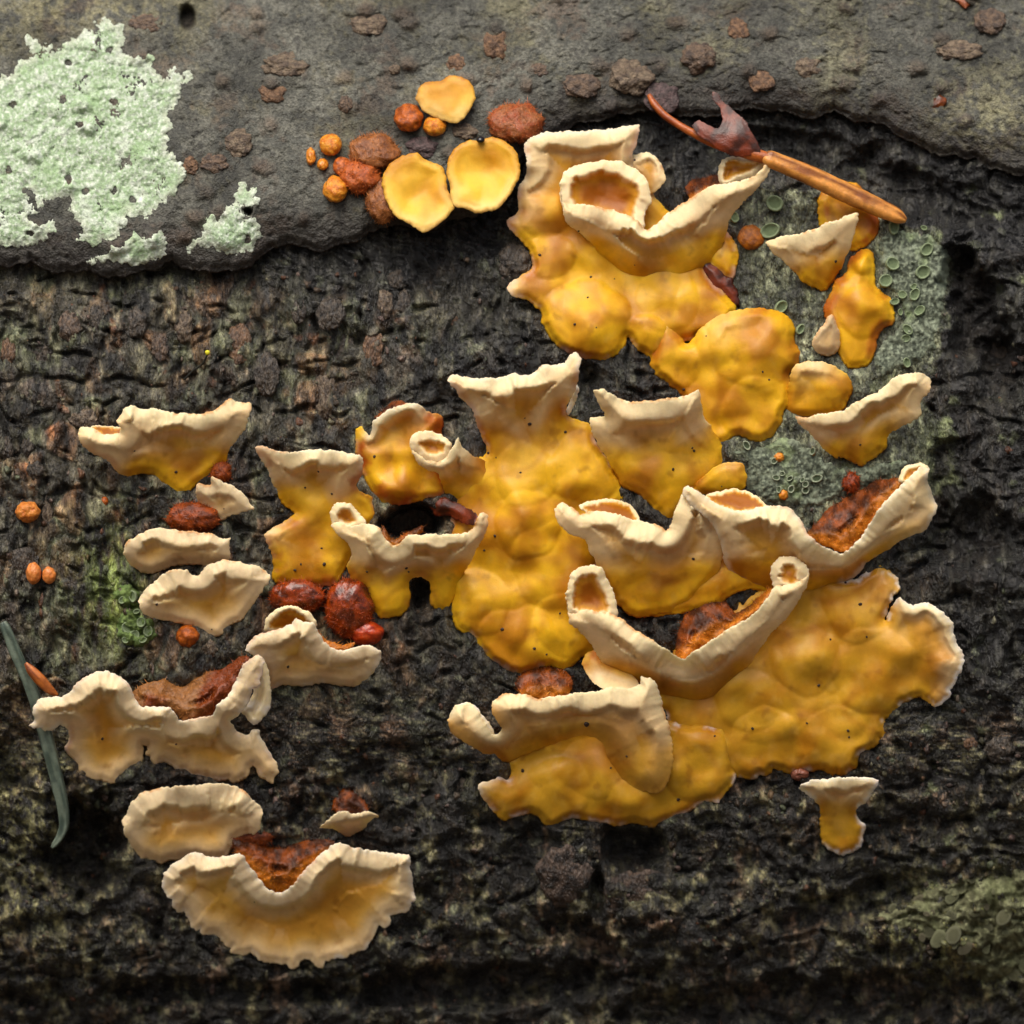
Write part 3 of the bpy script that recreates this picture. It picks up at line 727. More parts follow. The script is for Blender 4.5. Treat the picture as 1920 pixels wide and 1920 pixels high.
F('wide bracket with a wavy cream rim cradling rust-red fuzz, beside black bark', (1520, 1040), [
    sh(U, [(1279, 925, 106), (1291, 911, 108), (1305, 918, 108), (1322, 931, 110), (1345, 945, 110), (1370, 955, 110), (1400, 957, 110), (1430, 950, 110), (1460, 948, 110), (1485, 955, 110), (1501, 975, 110), (1515, 1000, 110), (1540, 1021, 110), (1560, 1031, 110), (1580, 1036, 110), (1600, 1022, 110), (1620, 1000, 108), (1640, 965, 106), (1660, 940, 104), (1680, 920, 102), (1696, 904, 100), (1710, 890, 96), (1728, 876, 90), (1743, 880, 82), (1740, 897, 72), (1746, 920, 58), (1756, 950, 50), (1748, 975, 44), (1735, 995, 38), (1710, 1005, 36), (1690, 1015, 34), (1650, 1040, 26), (1625, 1056, 22), (1608, 1078, 14), (1560, 1100, 6), (1500, 1118, 4), (1440, 1110, 4), (1400, 1098, 6), (1372, 1078, 16), (1356, 1052, 36), (1350, 1012, 62), (1330, 978, 88), (1300, 952, 100)],
       [(1450, 1040, 64), (1560, 1070, 46), (1640, 1015, 50), (1690, 970, 56), (1400, 1030, 74), (1470, 1085, 22)], lw=40, lip=17, wm=0.5),
    sh(UP, [(1512, 1005, 70), (1530, 980, 30), (1560, 950, 16), (1600, 925, 12), (1640, 903, 16), (1670, 897, 34), (1692, 903, 80), (1662, 946, 94), (1632, 992, 98), (1590, 1034, 100), (1560, 1030, 100), (1535, 1020, 98)], pal='u'),
    sh(UP, [(1322, 932, 70), (1345, 921, 46), (1380, 917, 36), (1410, 925, 36), (1436, 946, 66), (1430, 956, 94), (1390, 961, 98), (1345, 950, 98)], pal='f', lw=5, lip=2),
    sh(FO, [(1686, 905, 90), (1690, 884, 84), (1705, 872, 86), (1722, 867, 88), (1742, 879, 88), (1730, 893, 96), (1712, 902, 96)], [(1705, 890, 72)], pal='f', lw=8, lip=4),
], [(1300, 1047, 3)])

F('broad V-rimmed bracket with two rolled cups over a big ochre crust sheet', (1420, 1330), [
    sh('crust', [(1600, 1085, 8), (1640, 1062, 11), (1660, 1065, 11), (1680, 1080, 11), (1686, 1105, 11), (1668, 1140, 12), (1660, 1162, 14), (1672, 1140, 30), (1686, 1120, 46), (1705, 1131, 52), (1740, 1130, 56), (1765, 1145, 56), (1785, 1170, 54), (1791, 1200, 52), (1806, 1230, 50), (1806, 1250, 46), (1791, 1275, 42), (1786, 1300, 36), (1765, 1321, 32), (1745, 1326, 28), (1720, 1310, 20), (1695, 1321, 12), (1666, 1350, 10), (1661, 1380, 10), (1640, 1400, 10), (1616, 1415, 10), (1606, 1440, 9), (1580, 1453, 9), (1550, 1451, 9), (1530, 1446, 9), (1500, 1453, 9), (1475, 1451, 9), (1455, 1445, 9), (1435, 1456, 9), (1400, 1462, 9), (1375, 1456, 8), (1330, 1450, 2), (1290, 1400, 2), (1250, 1350, 2), (1220, 1320, 2), (1225, 1290, 2), (1230, 1250, 2), (1330, 1170, 2), (1440, 1090, 2), (1540, 1080, 3)],
       [(1560, 1180, 22), (1600, 1250, 20), (1500, 1280, 24), (1450, 1380, 18), (1560, 1380, 24), (1700, 1220, 30), (1640, 1320, 16), (1400, 1300, 14), (1740, 1230, 46)], pal='o', lw=22, lip=6, wm=0.9, lump=1.2, jag=3.0, scal=5, lobes=[(1435, 1395, 68, 14), (1565, 1405, 80, 14), (1510, 1235, 66, 12), (1610, 1130, 70, 10), (1640, 1260, 80, 12), (1400, 1310, 60, 10)]),
    sh(U, [(1063, 1112, 98), (1062, 1140, 102), (1075, 1150, 106), (1095, 1142, 108), (1112, 1146, 110), (1140, 1150, 111), (1162, 1158, 112), (1185, 1176, 113), (1210, 1191, 114), (1235, 1208, 114), (1260, 1223, 114), (1282, 1234, 114), (1305, 1219, 114), (1335, 1198, 114), (1368, 1178, 114), (1395, 1162, 114), (1420, 1145, 114), (1440, 1121, 114), (1452, 1099, 112), (1470, 1096, 109), (1500, 1088, 106), (1517, 1075, 100), (1511, 1100, 86), (1482, 1152, 68), (1455, 1178, 58), (1432, 1205, 46), (1400, 1252, 26), (1350, 1310, 4), (1300, 1322, -2), (1250, 1312, 0), (1200, 1290, 8), (1150, 1262, 24), (1122, 1232, 46), (1110, 1210, 58), (1086, 1182, 78), (1066, 1165, 92)],
       [(1230, 1262, 56), (1300, 1275, 48), (1380, 1230, 56), (1160, 1215, 76)], lw=44, lip=17, pal='o'),
    sh(FO, [(1062, 1115, 92), (1069, 1082, 96), (1085, 1064, 98), (1110, 1058, 98), (1130, 1068, 96), (1142, 1095, 92), (1152, 1118, 84), (1157, 1160, 76), (1120, 1164, 64), (1090, 1160, 64), (1066, 1150, 80)], [(1115, 1118, 28)], pal='f', lw=17, lip=7),
    sh(FO, [(1444, 1078, 96), (1449, 1056, 100), (1467, 1044, 102), (1492, 1046, 102), (1512, 1060, 102), (1518, 1078, 100), (1506, 1102, 98), (1480, 1112, 96), (1455, 1106, 94)], [(1472, 1080, 70)], pal='f', lw=17, lip=6),
    sh(UP, [(1268, 1232, 70), (1274, 1172, 18), (1300, 1140, 14), (1330, 1120, 12), (1360, 1130, 14), (1385, 1152, 22), (1404, 1156, 66), (1382, 1176, 96), (1330, 1206, 100), (1300, 1226, 100), (1282, 1238, 100)], pal='u'),
    sh(UP, [(1356, 1172, 60), (1380, 1150, 50), (1410, 1130, 54), (1445, 1104, 70), (1444, 1124, 100), (1420, 1150, 104), (1372, 1182, 104)], pal='u'),
], [(1362, 1077, 3), (1585, 1093, 4), (1613, 1133, 5), (1625, 1194, 3), (1557, 1199, 3), (1411, 1366, 4), (1590, 1370, 4), (1592, 1382, 3), (1513, 1356, 3), (1535, 1285, 4)])

F('lowest yellow bracket of the cluster, with a hanging tongue and curled white tip', (1120, 1440), [
    sh('crust', [(950, 1426, 14), (957, 1444, 12), (950, 1461, 18), (935, 1458, 30), (895, 1472, 42), (905, 1495, 34), (920, 1515, 26), (945, 1538, 16), (975, 1530, 12), (1000, 1525, 12), (1020, 1545, 10), (1040, 1550, 10), (1070, 1535, 10), (1110, 1540, 10), (1150, 1548, 10), (1195, 1545, 10), (1220, 1551, 10), (1250, 1540, 10), (1280, 1530, 10), (1310, 1510, 12), (1322, 1502, 24), (1345, 1506, 30), (1358, 1488, 26), (1380, 1462, 14), (1372, 1420, 12), (1371, 1390, 18), (1350, 1366, 22), (1320, 1358, 22), (1290, 1359, 18), (1250, 1350, 4), (1200, 1330, 2), (1050, 1330, 2), (1000, 1370, 2)],
       [(1050, 1450, 18), (1120, 1500, 20), (1200, 1510, 18), (1300, 1430, 24), (1020, 1500, 22)], pal='o', lw=16, lip=5, wm=0.9, be=0.35, lump=1.1, lobes=[(1310, 1430, 72, 18), (1200, 1510, 60, 10), (1040, 1490, 70, 10), (1110, 1440, 60, 8)]),
    sh(U, [(839, 1352, 74), (848, 1332, 80), (864, 1320, 84), (888, 1326, 86), (903, 1344, 86), (916, 1364, 84), (927, 1378, 82), (939, 1366, 88), (926, 1342, 92), (922, 1319, 94), (945, 1301, 97), (970, 1300, 99), (1010, 1308, 100), (1050, 1304, 102), (1090, 1298, 102), (1120, 1295, 102), (1150, 1288, 102), (1180, 1290, 102), (1200, 1282, 100), (1202, 1268, 100), (1225, 1275, 97), (1236, 1300, 88), (1250, 1345, 76), (1261, 1395, 64), (1260, 1440, 56), (1247, 1478, 48), (1231, 1488, 44), (1200, 1482, 38), (1175, 1470, 32), (1155, 1445, 30), (1140, 1420, 32), (1128, 1392, 38), (1100, 1378, 38), (1070, 1384, 34), (1040, 1394, 26), (1000, 1410, 18), (965, 1424, 16), (948, 1430, 20), (928, 1416, 34), (905, 1411, 46), (870, 1391, 62), (847, 1373, 68)],
       [(1060, 1345, 72), (1180, 1370, 74), (1210, 1430, 64), (970, 1370, 62), (1120, 1350, 74)], lw=34, lip=15, pal='o', pale=0.1),
    sh(FO, [(846, 1340, 74), (856, 1322, 78), (880, 1317, 80), (896, 1328, 76), (912, 1350, 76), (928, 1372, 78), (918, 1378, 80), (890, 1352, 84), (862, 1345, 84)], [(895, 1345, 70)], pal='w', lw=8, lip=3),
    sh(UP, [(975, 1302, 66), (966, 1280, 25), (985, 1258, 14), (1010, 1249, 12), (1045, 1250, 12), (1068, 1265, 16), (1074, 1285, 44), (1062, 1306, 88), (1010, 1312, 92)], pal='u'),
    sh(FO, [(1091, 1247, 30), (1100, 1226, 28), (1120, 1217, 25), (1150, 1240, 28), (1180, 1260, 32), (1197, 1280, 44), (1187, 1298, 80), (1140, 1295, 80), (1110, 1278, 48)], [(1140, 1262, 42)], lip=3, be=0.7, margin=False),
], [(1100, 1357, 8), (980, 1445, 5), (1145, 1440, 3), (1175, 1418, 3), (1272, 1499, 5), (1340, 1380, 3)])

F('cream petal-like bracket below the orange stalk', (1530, 480), [
    sh(U, [(1436, 456, 76), (1450, 448, 80), (1475, 442, 84), (1500, 438, 86), (1516, 432, 86), (1535, 425, 86), (1546, 419, 86), (1575, 410, 86), (1598, 401, 86), (1610, 400, 82), (1605, 425, 66), (1598, 455, 50), (1590, 476, 38), (1575, 506, 22), (1560, 531, 14), (1545, 545, 10), (1520, 538, 14), (1505, 530, 20), (1490, 510, 32), (1470, 490, 46), (1450, 475, 62)], [(1540, 485, 36), (1530, 455, 62)], lw=36, lip=13, be=0.3),
], [(1567, 490, 4)])
F('round orange-yellow crust partly hidden under the orange stalk', (1590, 410), [
    sh(U, [(1533, 400, 14), (1535, 370, 14), (1552, 348, 14), (1580, 340, 13), (1605, 343, 13), (1622, 360, 13), (1640, 390, 13), (1648, 415, 13), (1645, 440, 12), (1625, 460, 10), (1600, 470, 8), (1560, 470, 6), (1540, 430, 9)], [(1600, 400, 22), (1580, 440, 10)], be=0.9),
])
F('orange-yellow rippled crust with a small pale petal, beside green lichen cups', (1610, 590), [
    sh(U, [(1556, 552, 14), (1566, 528, 14), (1585, 512, 16), (1592, 490, 14), (1608, 472, 12), (1628, 466, 12), (1640, 482, 12), (1641, 508, 12), (1640, 530, 12), (1652, 546, 13), (1670, 560, 14), (1678, 582, 13), (1674, 606, 12), (1656, 620, 11), (1645, 634, 10), (1642, 660, 10), (1626, 686, 10), (1605, 691, 10), (1589, 690, 8), (1570, 660, 8), (1560, 625, 8), (1548, 602, 10), (1545, 578, 12)], [(1610, 560, 26), (1630, 590, 16), (1600, 620, 22), (1610, 660, 16), (1620, 500, 20)], be=0.7, lump=1.2, lobes=[(1618, 490, 26, 12), (1620, 585, 50, 12)]),
    sh(FO, [(1523, 650, 34), (1530, 625, 38), (1545, 605, 40), (1558, 590, 44), (1568, 604, 40), (1576, 640, 26), (1566, 664, 14), (1540, 666, 20)], [(1550, 635, 28)], pal='c', lip=4, lw=10, margin=False),
])
F('rounded yellow lobe joined to the lobed crust sheet', (1535, 730), [
    sh(U, [(1480, 712, 30), (1490, 686, 36), (1515, 678, 40), (1545, 680, 38), (1570, 690, 32), (1590, 705, 26), (1598, 730, 20), (1590, 755, 14), (1570, 776, 10), (1530, 782, 8), (1495, 782, 6), (1472, 772, 4), (1472, 740, 8)], [(1540, 725, 36), (1525, 755, 12)], lip=6, lw=22, margin=False),
])
F('cream boat-shaped bracket rising over green lichen', (1620, 790), [
    sh(U, [(1491, 780, 74), (1515, 782, 80), (1535, 776, 84), (1560, 772, 86), (1580, 770, 88), (1602, 755, 88), (1625, 745, 88), (1645, 735, 88), (1663, 720, 88), (1678, 706, 88), (1700, 701, 86), (1725, 698, 84), (1742, 709, 78), (1745, 730, 72), (1726, 755, 58), (1726, 780, 48), (1700, 796, 40), (1670, 811, 28), (1660, 840, 18), (1630, 865, 14), (1610, 874, 14), (1585, 860, 14), (1565, 858, 18), (1545, 841, 32), (1525, 820, 48), (1505, 801, 62)], [(1610, 800, 52), (1610, 840, 24), (1680, 755, 66)], lw=26, lip=12, be=0.2),
], [(1613, 834, 3), (1573, 857, 3)])

PL = 44      # height of the outer bark plate above the inner bark
DISCS = [
    ('pale yellow disc fungus on the outer bark beside two orange balls', (835, 190), [(781, 188, 30), (785, 165, 32), (800, 153, 32), (822, 153, 30), (845, 142, 32), (870, 145, 34), (885, 160, 34), (891, 182, 34), (884, 202, 34), (870, 222, 32), (848, 231, 32), (820, 222, 30), (795, 208, 30)], [(810, 172, 24), (845, 180, 22)]),
    ('yellow disc fungus with a pointed lower edge, touching the disc with the black bead', (783, 360), [(719, 325, 34), (735, 303, 36), (760, 291, 38), (782, 286, 38), (800, 300, 36), (825, 309, 36), (837, 330, 36), (839, 355, 36), (853, 385, 38), (840, 406, 38), (816, 425, 40), (795, 436, 40), (766, 420, 40), (745, 408, 38), (725, 380, 36), (717, 348, 34)], [(780, 350, 28), (770, 390, 36)]),
    ('round yellow disc fungus with a tiny black bead on its edge', (905, 328), [(840, 302, 36), (855, 275, 38), (880, 264, 40), (903, 262, 40), (925, 258, 40), (945, 265, 42), (968, 285, 42), (976, 320, 42), (966, 350, 42), (946, 380, 42), (925, 395, 42), (895, 399, 42), (870, 392, 40), (850, 386, 38), (843, 350, 36), (837, 325, 36)], [(900, 320, 30), (890, 365, 38)]),
]

# outer bark plate: its broken lower edge
EDGE = np.array([(-4000, 560), (-900, 530), (0, 502), (60, 498), (100, 508), (170, 506), (230, 520), (262, 508), (300, 500), (322, 484), (350, 500), (400, 506), (470, 500), (495, 476), (540, 458), (600, 474), (650, 452), (700, 436), (740, 424), (800, 430), (850, 410), (900, 398), (950, 360), (980, 300), (1010, 262), (1080, 236), (1150, 215), (1200, 205), (1260, 214), (1320, 214), (1400, 206), (1470, 212), (1530, 218), (1565, 206), (1600, 226), (1660, 229), (1700, 266), (1760, 288), (1830, 300), (1890, 328), (1950, 332), (2100, 350), (2900, 330), (6000, 380)], float)


def edge_y(x):
    e = np.interp(x, EDGE[:, 0], EDGE[:, 1])
    return e + 7 * fbm(x / 46, x * 0 + 0.5, 4, 61) + 6 * noise(x / 110, x * 0, 66) + 2.5 * noise(x / 7, x * 0, 62)




# ------------------------------------------------------------------ forest floor
def floor_mat(nt, p):
    L = nt.links.new
    tc = nd(nt, 'ShaderNodeTexCoord')
    n = nd(nt, 'ShaderNodeTexNoise', i_Scale=40.0, i_Detail=8.0)
    L(tc.outputs['Object'], n.inputs['Vector'])
    r = nd(nt, 'ShaderNodeValToRGB')
    r.color_ramp.elements[0].position = 0.35; r.color_ramp.elements[0].color = (0.018, 0.012, 0.007, 1)
    r.color_ramp.elements[1].position = 0.7; r.color_ramp.elements[1].color = (0.09, 0.055, 0.028, 1)
    L(n.outputs['Fac'], r.inputs['Fac']); L(r.outputs['Color'], p.inputs['Base Color'])
    b = nd(nt, 'ShaderNodeBump'); b.inputs['Strength'].default_value = 0.8; b.inputs['Distance'].default_value = 0.01
    L(n.outputs['Fac'], b.inputs['Height']); L(b.outputs[0], p.inputs['Normal'])
    p.inputs['Roughness'].default_value = 0.9


gx = np.sinh(np.linspace(-6, 6, 61)) / np.sinh(6) * 60
GX, GY = np.meshgrid(gx, gx, indexing='ij')
GZ = -R_LOG + Z_C + 0.004 + 0.006 * fbm(GX * 6, GY * 6, 3, 5) * (np.hypot(GX, GY) < 5)
idx = np.arange(61 * 61).reshape(61, 61)
GF = np.stack([idx[:-1, :-1], idx[1:, :-1], idx[1:, 1:], idx[:-1, 1:]], -1).reshape(-1, 4)
ground = mesh_obj('ground', np.stack([GX, GY, GZ], -1).reshape(-1, 3), GF, material('forest_floor', floor_mat))
ground['kind'] = 'structure'

# ------------------------------------------------------------------ the log
log = thing('fallen_log', 'dark wet fallen log with rough bark covered in fungi', 'log', (0, R_LOG, Z_C))


def axis(lo, hi, step, far_lo, far_hi):
    mid = np.arange(lo, hi + step, step)
    t = np.linspace(0, 1, 90)[1:] ** 2.6
    return np.concatenate([(lo + (far_lo - lo) * t)[::-1], mid, mid[-1] + (far_hi - mid[-1]) * t])


# raster of where fungi sit (8 px cells, softened), so that they lie flat on the bark
RES = 8; RX0, RY0, RN = -80, -80, 262
cx, cy = np.meshgrid(RX0 + np.arange(RN) * RES, RY0 + np.arange(RN) * RES)
foot = np.zeros(cx.shape)
for lab, at, sheets, specks, grp in FUNGI:
    for s_ in sheets:
        foot = np.maximum(foot, in_poly(cx, cy, np.array([p[:2] for p in s_['pts']], float)))
for _ in range(2):
    foot = (foot + np.roll(foot, 1, 0) + np.roll(foot, -1, 0) + np.roll(foot, 1, 1) + np.roll(foot, -1, 1)) / 5


LICHEN_GROUND = np.array([(1375, 400), (1440, 350), (1540, 345), (1640, 400), (1700, 425), (1752, 442), (1784, 492), (1768, 545), (1778, 600), (1756, 660), (1730, 690), (1716, 720), (1755, 765), (1792, 790), (1780, 835), (1748, 860), (1760, 905), (1742, 960), (1680, 1000), (1600, 990), (1520, 990), (1440, 950), (1390, 900), (1350, 840), (1400, 700), (1380, 560)], float)
lgm = in_poly(cx, cy, LICHEN_GROUND).astype(float)
for _ in range(4):
    lgm = (lgm + np.roll(lgm, 1, 0) + np.roll(lgm, -1, 0) + np.roll(lgm, 1, 1) + np.roll(lgm, -1, 1)) / 5


def read_foot(x, y, foot=None):
    foot = globals()['foot'] if foot is None else foot
    fx = np.clip((x - RX0) / RES, 0, RN - 1.01); fy = np.clip((y - RY0) / RES, 0, RN - 1.01)
    i = fx.astype(int); j = fy.astype(int); u = fx - i; v = fy - j
    return (foot[j, i] * (1 - u) + foot[j, i + 1] * u) * (1 - v) + (foot[j + 1, i] * (1 - u) + foot[j + 1, i + 1] * u) * v


# hollows and swellings of the bark: x, y, rx, ry, angle, height
FORMS = [(775, 975, 62, 36, 0.1, -150), (1830, 590, 55, 120, -0.25, -95), (1880, 700, 60, 60, 0, -60), (1790, 500, 30, 60, 0.3, -60), (165, 1590, 78, 92, 0.1, -130), (788, 1115, 26, 36, 0, -70),
         (1180, 1590, 70, 45, 0, -70), (1060, 1640, 60, 70, 0.3, 24), (1210, 1690, 75, 60, -0.3, 26), (1120, 1670, 14, 50, 0, -50), (1000, 1600, 60, 50, 0, -40),
         (1820, 1000, 90, 60, -0.3, -60), (1760, 920, 40, 120, 0.3, -35), (1880, 1100, 90, 50, 0.2, 20), (1700, 1560, 160, 30, -0.15, -30), (1600, 1690, 190, 34, -0.25, -46), (1760, 1740, 170, 90, -0.1, 30),
         (1300, 1750, 200, 60, -0.1, 26), (1100, 1760, 90, 30, 0.4, -50), (760, 1450, 120, 60, 0, -30), (860, 1500, 40, 110, 0.2, 22), (600, 1560, 60, 100, 0, -20), (400, 1860, 260, 24, 0.02, -40), (900, 1850, 300, 40, -0.05, -70), (150, 1780, 150, 40, 0.1, 22), (30, 1400, 40, 120, 0.1, -50), (100, 1700, 110, 30, -0.2, 24), (850, 770, 60, 60, 0, -26), (560, 620, 90, 40, 0.1, -16), (880, 560, 90, 60, 0.4, -20), (1100, 720, 40, 40, 0, -24), (1450, 280, 200, 40, 0.08, -40), (1700, 360, 140, 44, 0.3, -40), (1240, 560, 30, 30, 0, -30), (60, 1900, 300, 60, 0, -40), (1500, 1880, 400, 50, -0.05, -60)]
cre = np.array([(1560, 1720), (1640, 1690), (1720, 1650), (1800, 1600), (1920, 1560)], float)


def forms(x, y):
    h = np.zeros(x.shape)
    for a, b, rx, ry, an, hh in FORMS:
        c, s_ = math.cos(an), math.sin(an)
        u = ((x - a) * c + (y - b) * s_) / rx; v = (-(x - a) * s_ + (y - b) * c) / ry
        w = 0.35 * fbm(x / 60, y / 60, 3, 71)
        h += hh * (1 - ss(np.sqrt(u * u + v * v) + w, 0.45, 1.25))
    return h


def inner_bark(x, y):
    dist = y - np.interp(x, EDGE[:, 0], EDGE[:, 1])
    m = read_foot(x, y)
    wx = x + 16 * fbm(x / 90, y / 90, 2, 31); wy = y + 16 * fbm(x / 90, y / 90, 2, 33)
    left = (1 - ss(x, 560, 980)) * ss(y, 470, 560) * (1 - ss(y, 1250, 1500))
    bottom = ss(y, 1250, 1450)
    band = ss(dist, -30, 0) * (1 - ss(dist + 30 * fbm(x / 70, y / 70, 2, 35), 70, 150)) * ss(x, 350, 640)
    right = ss(x, 1720, 1800) * (1 - bottom)
    lich = ss(read_foot(x + 14 * fbm(x / 40, y / 40, 3, 45), y + 14 * fbm(x / 40, y / 40, 3, 46), lgm) + 0.6 * fbm(x / 42, y / 42, 4, 48), 0.28, 0.8)
    h = 10 * fbm(x / 260, y / 260, 3, 1)
    h += left * (17 * ridged(wx / 44, wy / 170, 4, 2) - 5)
    f1, f2, idr = worley(wx / 52, wy / 66, 3)
    h += (0.55 * left + 1.2 * bottom + 0.6 * right + 0.3) * (1 - lich) * (18 * np.sqrt(np.clip(f2 - f1, 0, 1)) * (0.4 + idr) - 7)
    g1, g2, idg = worley(wx / 19, wy / 23, 4)
    h += (1 - 0.6 * ss(fbm(x / 150, y / 150, 3, 49), -0.1, 0.4)) * (1 - 0.7 * lich) * (0.5 + 0.5 * left + 0.6 * bottom) * (5.5 * np.sqrt(np.clip(g2 - g1, 0, 1)) * (0.3 + idg) - 2.5)
    h += bottom * 20 * ridged(wx / 130, wy / 70, 4, 6)
    h += right * 20 * ridged(wx / 90, wy / 70, 4, 7)
    h += band * (-20 + 18 * ridged((wx + 0.6 * wy) / 70, (wy - 0.3 * wx) / 26, 4, 8))
    centre = (1 - left) * (1 - bottom) * (1 - band) * (1 - lich) * (1 - right)
    h += centre * 14 * ridged(wx / 46, wy / 60, 4, 9)
    l1, l2, idl = worley(wx / 9.5, wy / 9.5, 14)
    h += lich * (3.2 * np.sqrt(np.clip(l2 - l1, 0, 1)) * (0.5 + idl) + 5 * fbm(x / 45, y / 45, 2, 47))
    fis = ridged(wx / 150 + 0.2 * wy / 150, wy / 70, 3, 57)
    h -= 20 * ss(fis, 0.62, 0.86) * (1 - lich) * (1 - band)
    vf = ridged(wx / 60, wy / 260, 3, 58)
    h -= 14 * ss(vf, 0.6, 0.88) * (1 - lich) * (1 - bottom)
    smooth = ss(fbm(x / 150, y / 150, 3, 49), -0.1, 0.4) * (1 - lich)
    h += (3.2 - 2.2 * smooth) * fbm(x / 11, y / 24, 3, 10)
    h -= 20 * (1 - ss(np.abs(dist - 14), 0, 40)) * (1 - band)
    fo = forms(x, y)
    h = h * (1 - 0.72 * m) - 5 * m
    h = h + fo * (1 - 0.8 * m)
    # ---- pigment
    p1 = fbm(x / 130, y / 130, 3, 80); p2 = fbm(x / 46, y / (110 - 50 * bottom), 3, 81); p3 = fbm(x / 11, y / (34 - 16 * bottom - 14 * lich), 3, 82); p4 = fbm(x / 70, y / 100, 3, 83)
    col = mix(lin(50, 49, 44), lin(98, 96, 86), ss(p2 + 0.3 * p3, -0.5, 0.8))
    col = mix(col, lin(94, 102, 82), ss(p1 + 0.5 * p3, 0.0, 0.9) * 0.8)
    col = mix(col, lin(120, 94, 70), ss(p4 + 0.4 * (idr - 0.5) + 0.3 * p3, 0.3, 0.8) * 0.6)
    col = mix(col, lin(136, 82, 50), (idg > 0.92) * ss(p4, -0.1, 0.4) * 0.6 * (left + bottom))
    col = mix(col, lin(142, 134, 120), ss(p3, 0.25, 0.9) * 0.5)
    cells = np.array([lin(112, 84, 62), lin(80, 78, 74), lin(96, 104, 80), lin(92, 76, 72), lin(48, 44, 38), lin(134, 96, 68), lin(70, 66, 58), lin(118, 116, 96)])
    cc_ = cells[(idr * 7.99).astype(int)] * (0.75 + 0.5 * np.clip(p3 + 0.5, 0, 1))[..., None]
    col = mix(col, cc_, np.clip(ss(f2 - f1, 0.06, 0.2) * (0.42 * left + 0.4 * bottom + 0.25 * centre + 0.25 * right), 0, 1))
    col = mix(col, lin(20, 20, 18), ss(-p2 - 0.5 * p3, 0.0, 0.8) * 0.8)
    dark = mix(lin(17, 17, 17), lin(66, 67, 66), ss(p3 + 0.4 * p2, 0.0, 1.0))
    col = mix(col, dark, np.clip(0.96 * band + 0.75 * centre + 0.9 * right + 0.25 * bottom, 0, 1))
    bot = mix(lin(24, 23, 20), lin(122, 120, 94), ss(p2 + 0.7 * p3 + 0.5 * (idr - 0.5), 0.15, 1.1))
    bot = mix(bot, lin(136, 114, 100), ss(p4 + 0.7 * p3, 0.35, 1.0) * 0.6)
    col = mix(col, bot, bottom * 0.85)
    gl = mix(lin(70, 76, 66), lin(150, 158, 136), ss(p3 + 0.6 * (idl - 0.4), -0.5, 0.8))
    gl = mix(gl, lin(46, 48, 43), ss(p2 + 0.4 * p3, 0.0, 0.8) * 0.8)
    gl = mix(gl, lin(138, 154, 102), ss(p1 + (x - 1650) / 400, 0.2, 0.8) * 0.45)
    col = mix(col, gl, lich)
    gm = np.exp(-(((x - 205) / 62) ** 2 + ((y - 1110) / 110) ** 2)) * ss(p2 + p3, -0.7, 0.3)
    col = mix(col, lin(120, 140, 74), np.clip(gm * 1.1, 0, 1) * 0.8)
    ol = np.exp(-(((x - 40) / 120) ** 2 + ((y - 1560) / 220) ** 2)) * ss(p3 + 0.3 * p2, -0.3, 0.5)
    col = mix(col, lin(142, 142, 104), np.clip(ol, 0, 1) * 0.7)
    ol = np.exp(-(((x - 1840) / 150) ** 2 + ((y - 1740) / 90) ** 2)) * ss(p3 + 0.3 * p2, -0.4, 0.4)
    col = mix(col, lin(138, 144, 92), np.clip(ol, 0, 1) * 0.85)
    wet = ss(-fo, 25, 90)  # mask follows the depth of the hollows
    col = mix(col, lin(28, 24, 22), wet * 0.8)      # bark coloured darker in the deeper hollows
    con = fbm(x / 26, y / (60 - 30 * bottom), 3, 88)
    col = col * (0.5 + (1.25 + 0.35 * left + 0.3 * bottom) * ss(con, -0.4, 0.8))[..., None] * np.array([1.05, 1.0, 0.84])
    speck = (idg > 0.8) * ss(p3, -0.2, 0.3)
    col = mix(col, col * 1.7, speck * 0.6)
    return h, col


def grid_faces(nx, ny):
    i = np.arange(nx * ny).reshape(ny, nx)
    return np.stack([i[:-1, :-1], i[1:, :-1], i[1:, 1:], i[:-1, 1:]], -1).reshape(-1, 4)


ax = axis(-30, 1950, 2.9, -3600, 5500)
ay = axis(330 - 180, 1950, 2.9, -1200, 3140)
XX, YY = np.meshgrid(ax, ay)
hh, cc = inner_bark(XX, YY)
mesh_obj('inner_bark', place(XX, YY, hh).reshape(-1, 3), grid_faces(len(ax), len(ay)), M_BARK, log, cc.reshape(-1, 3))


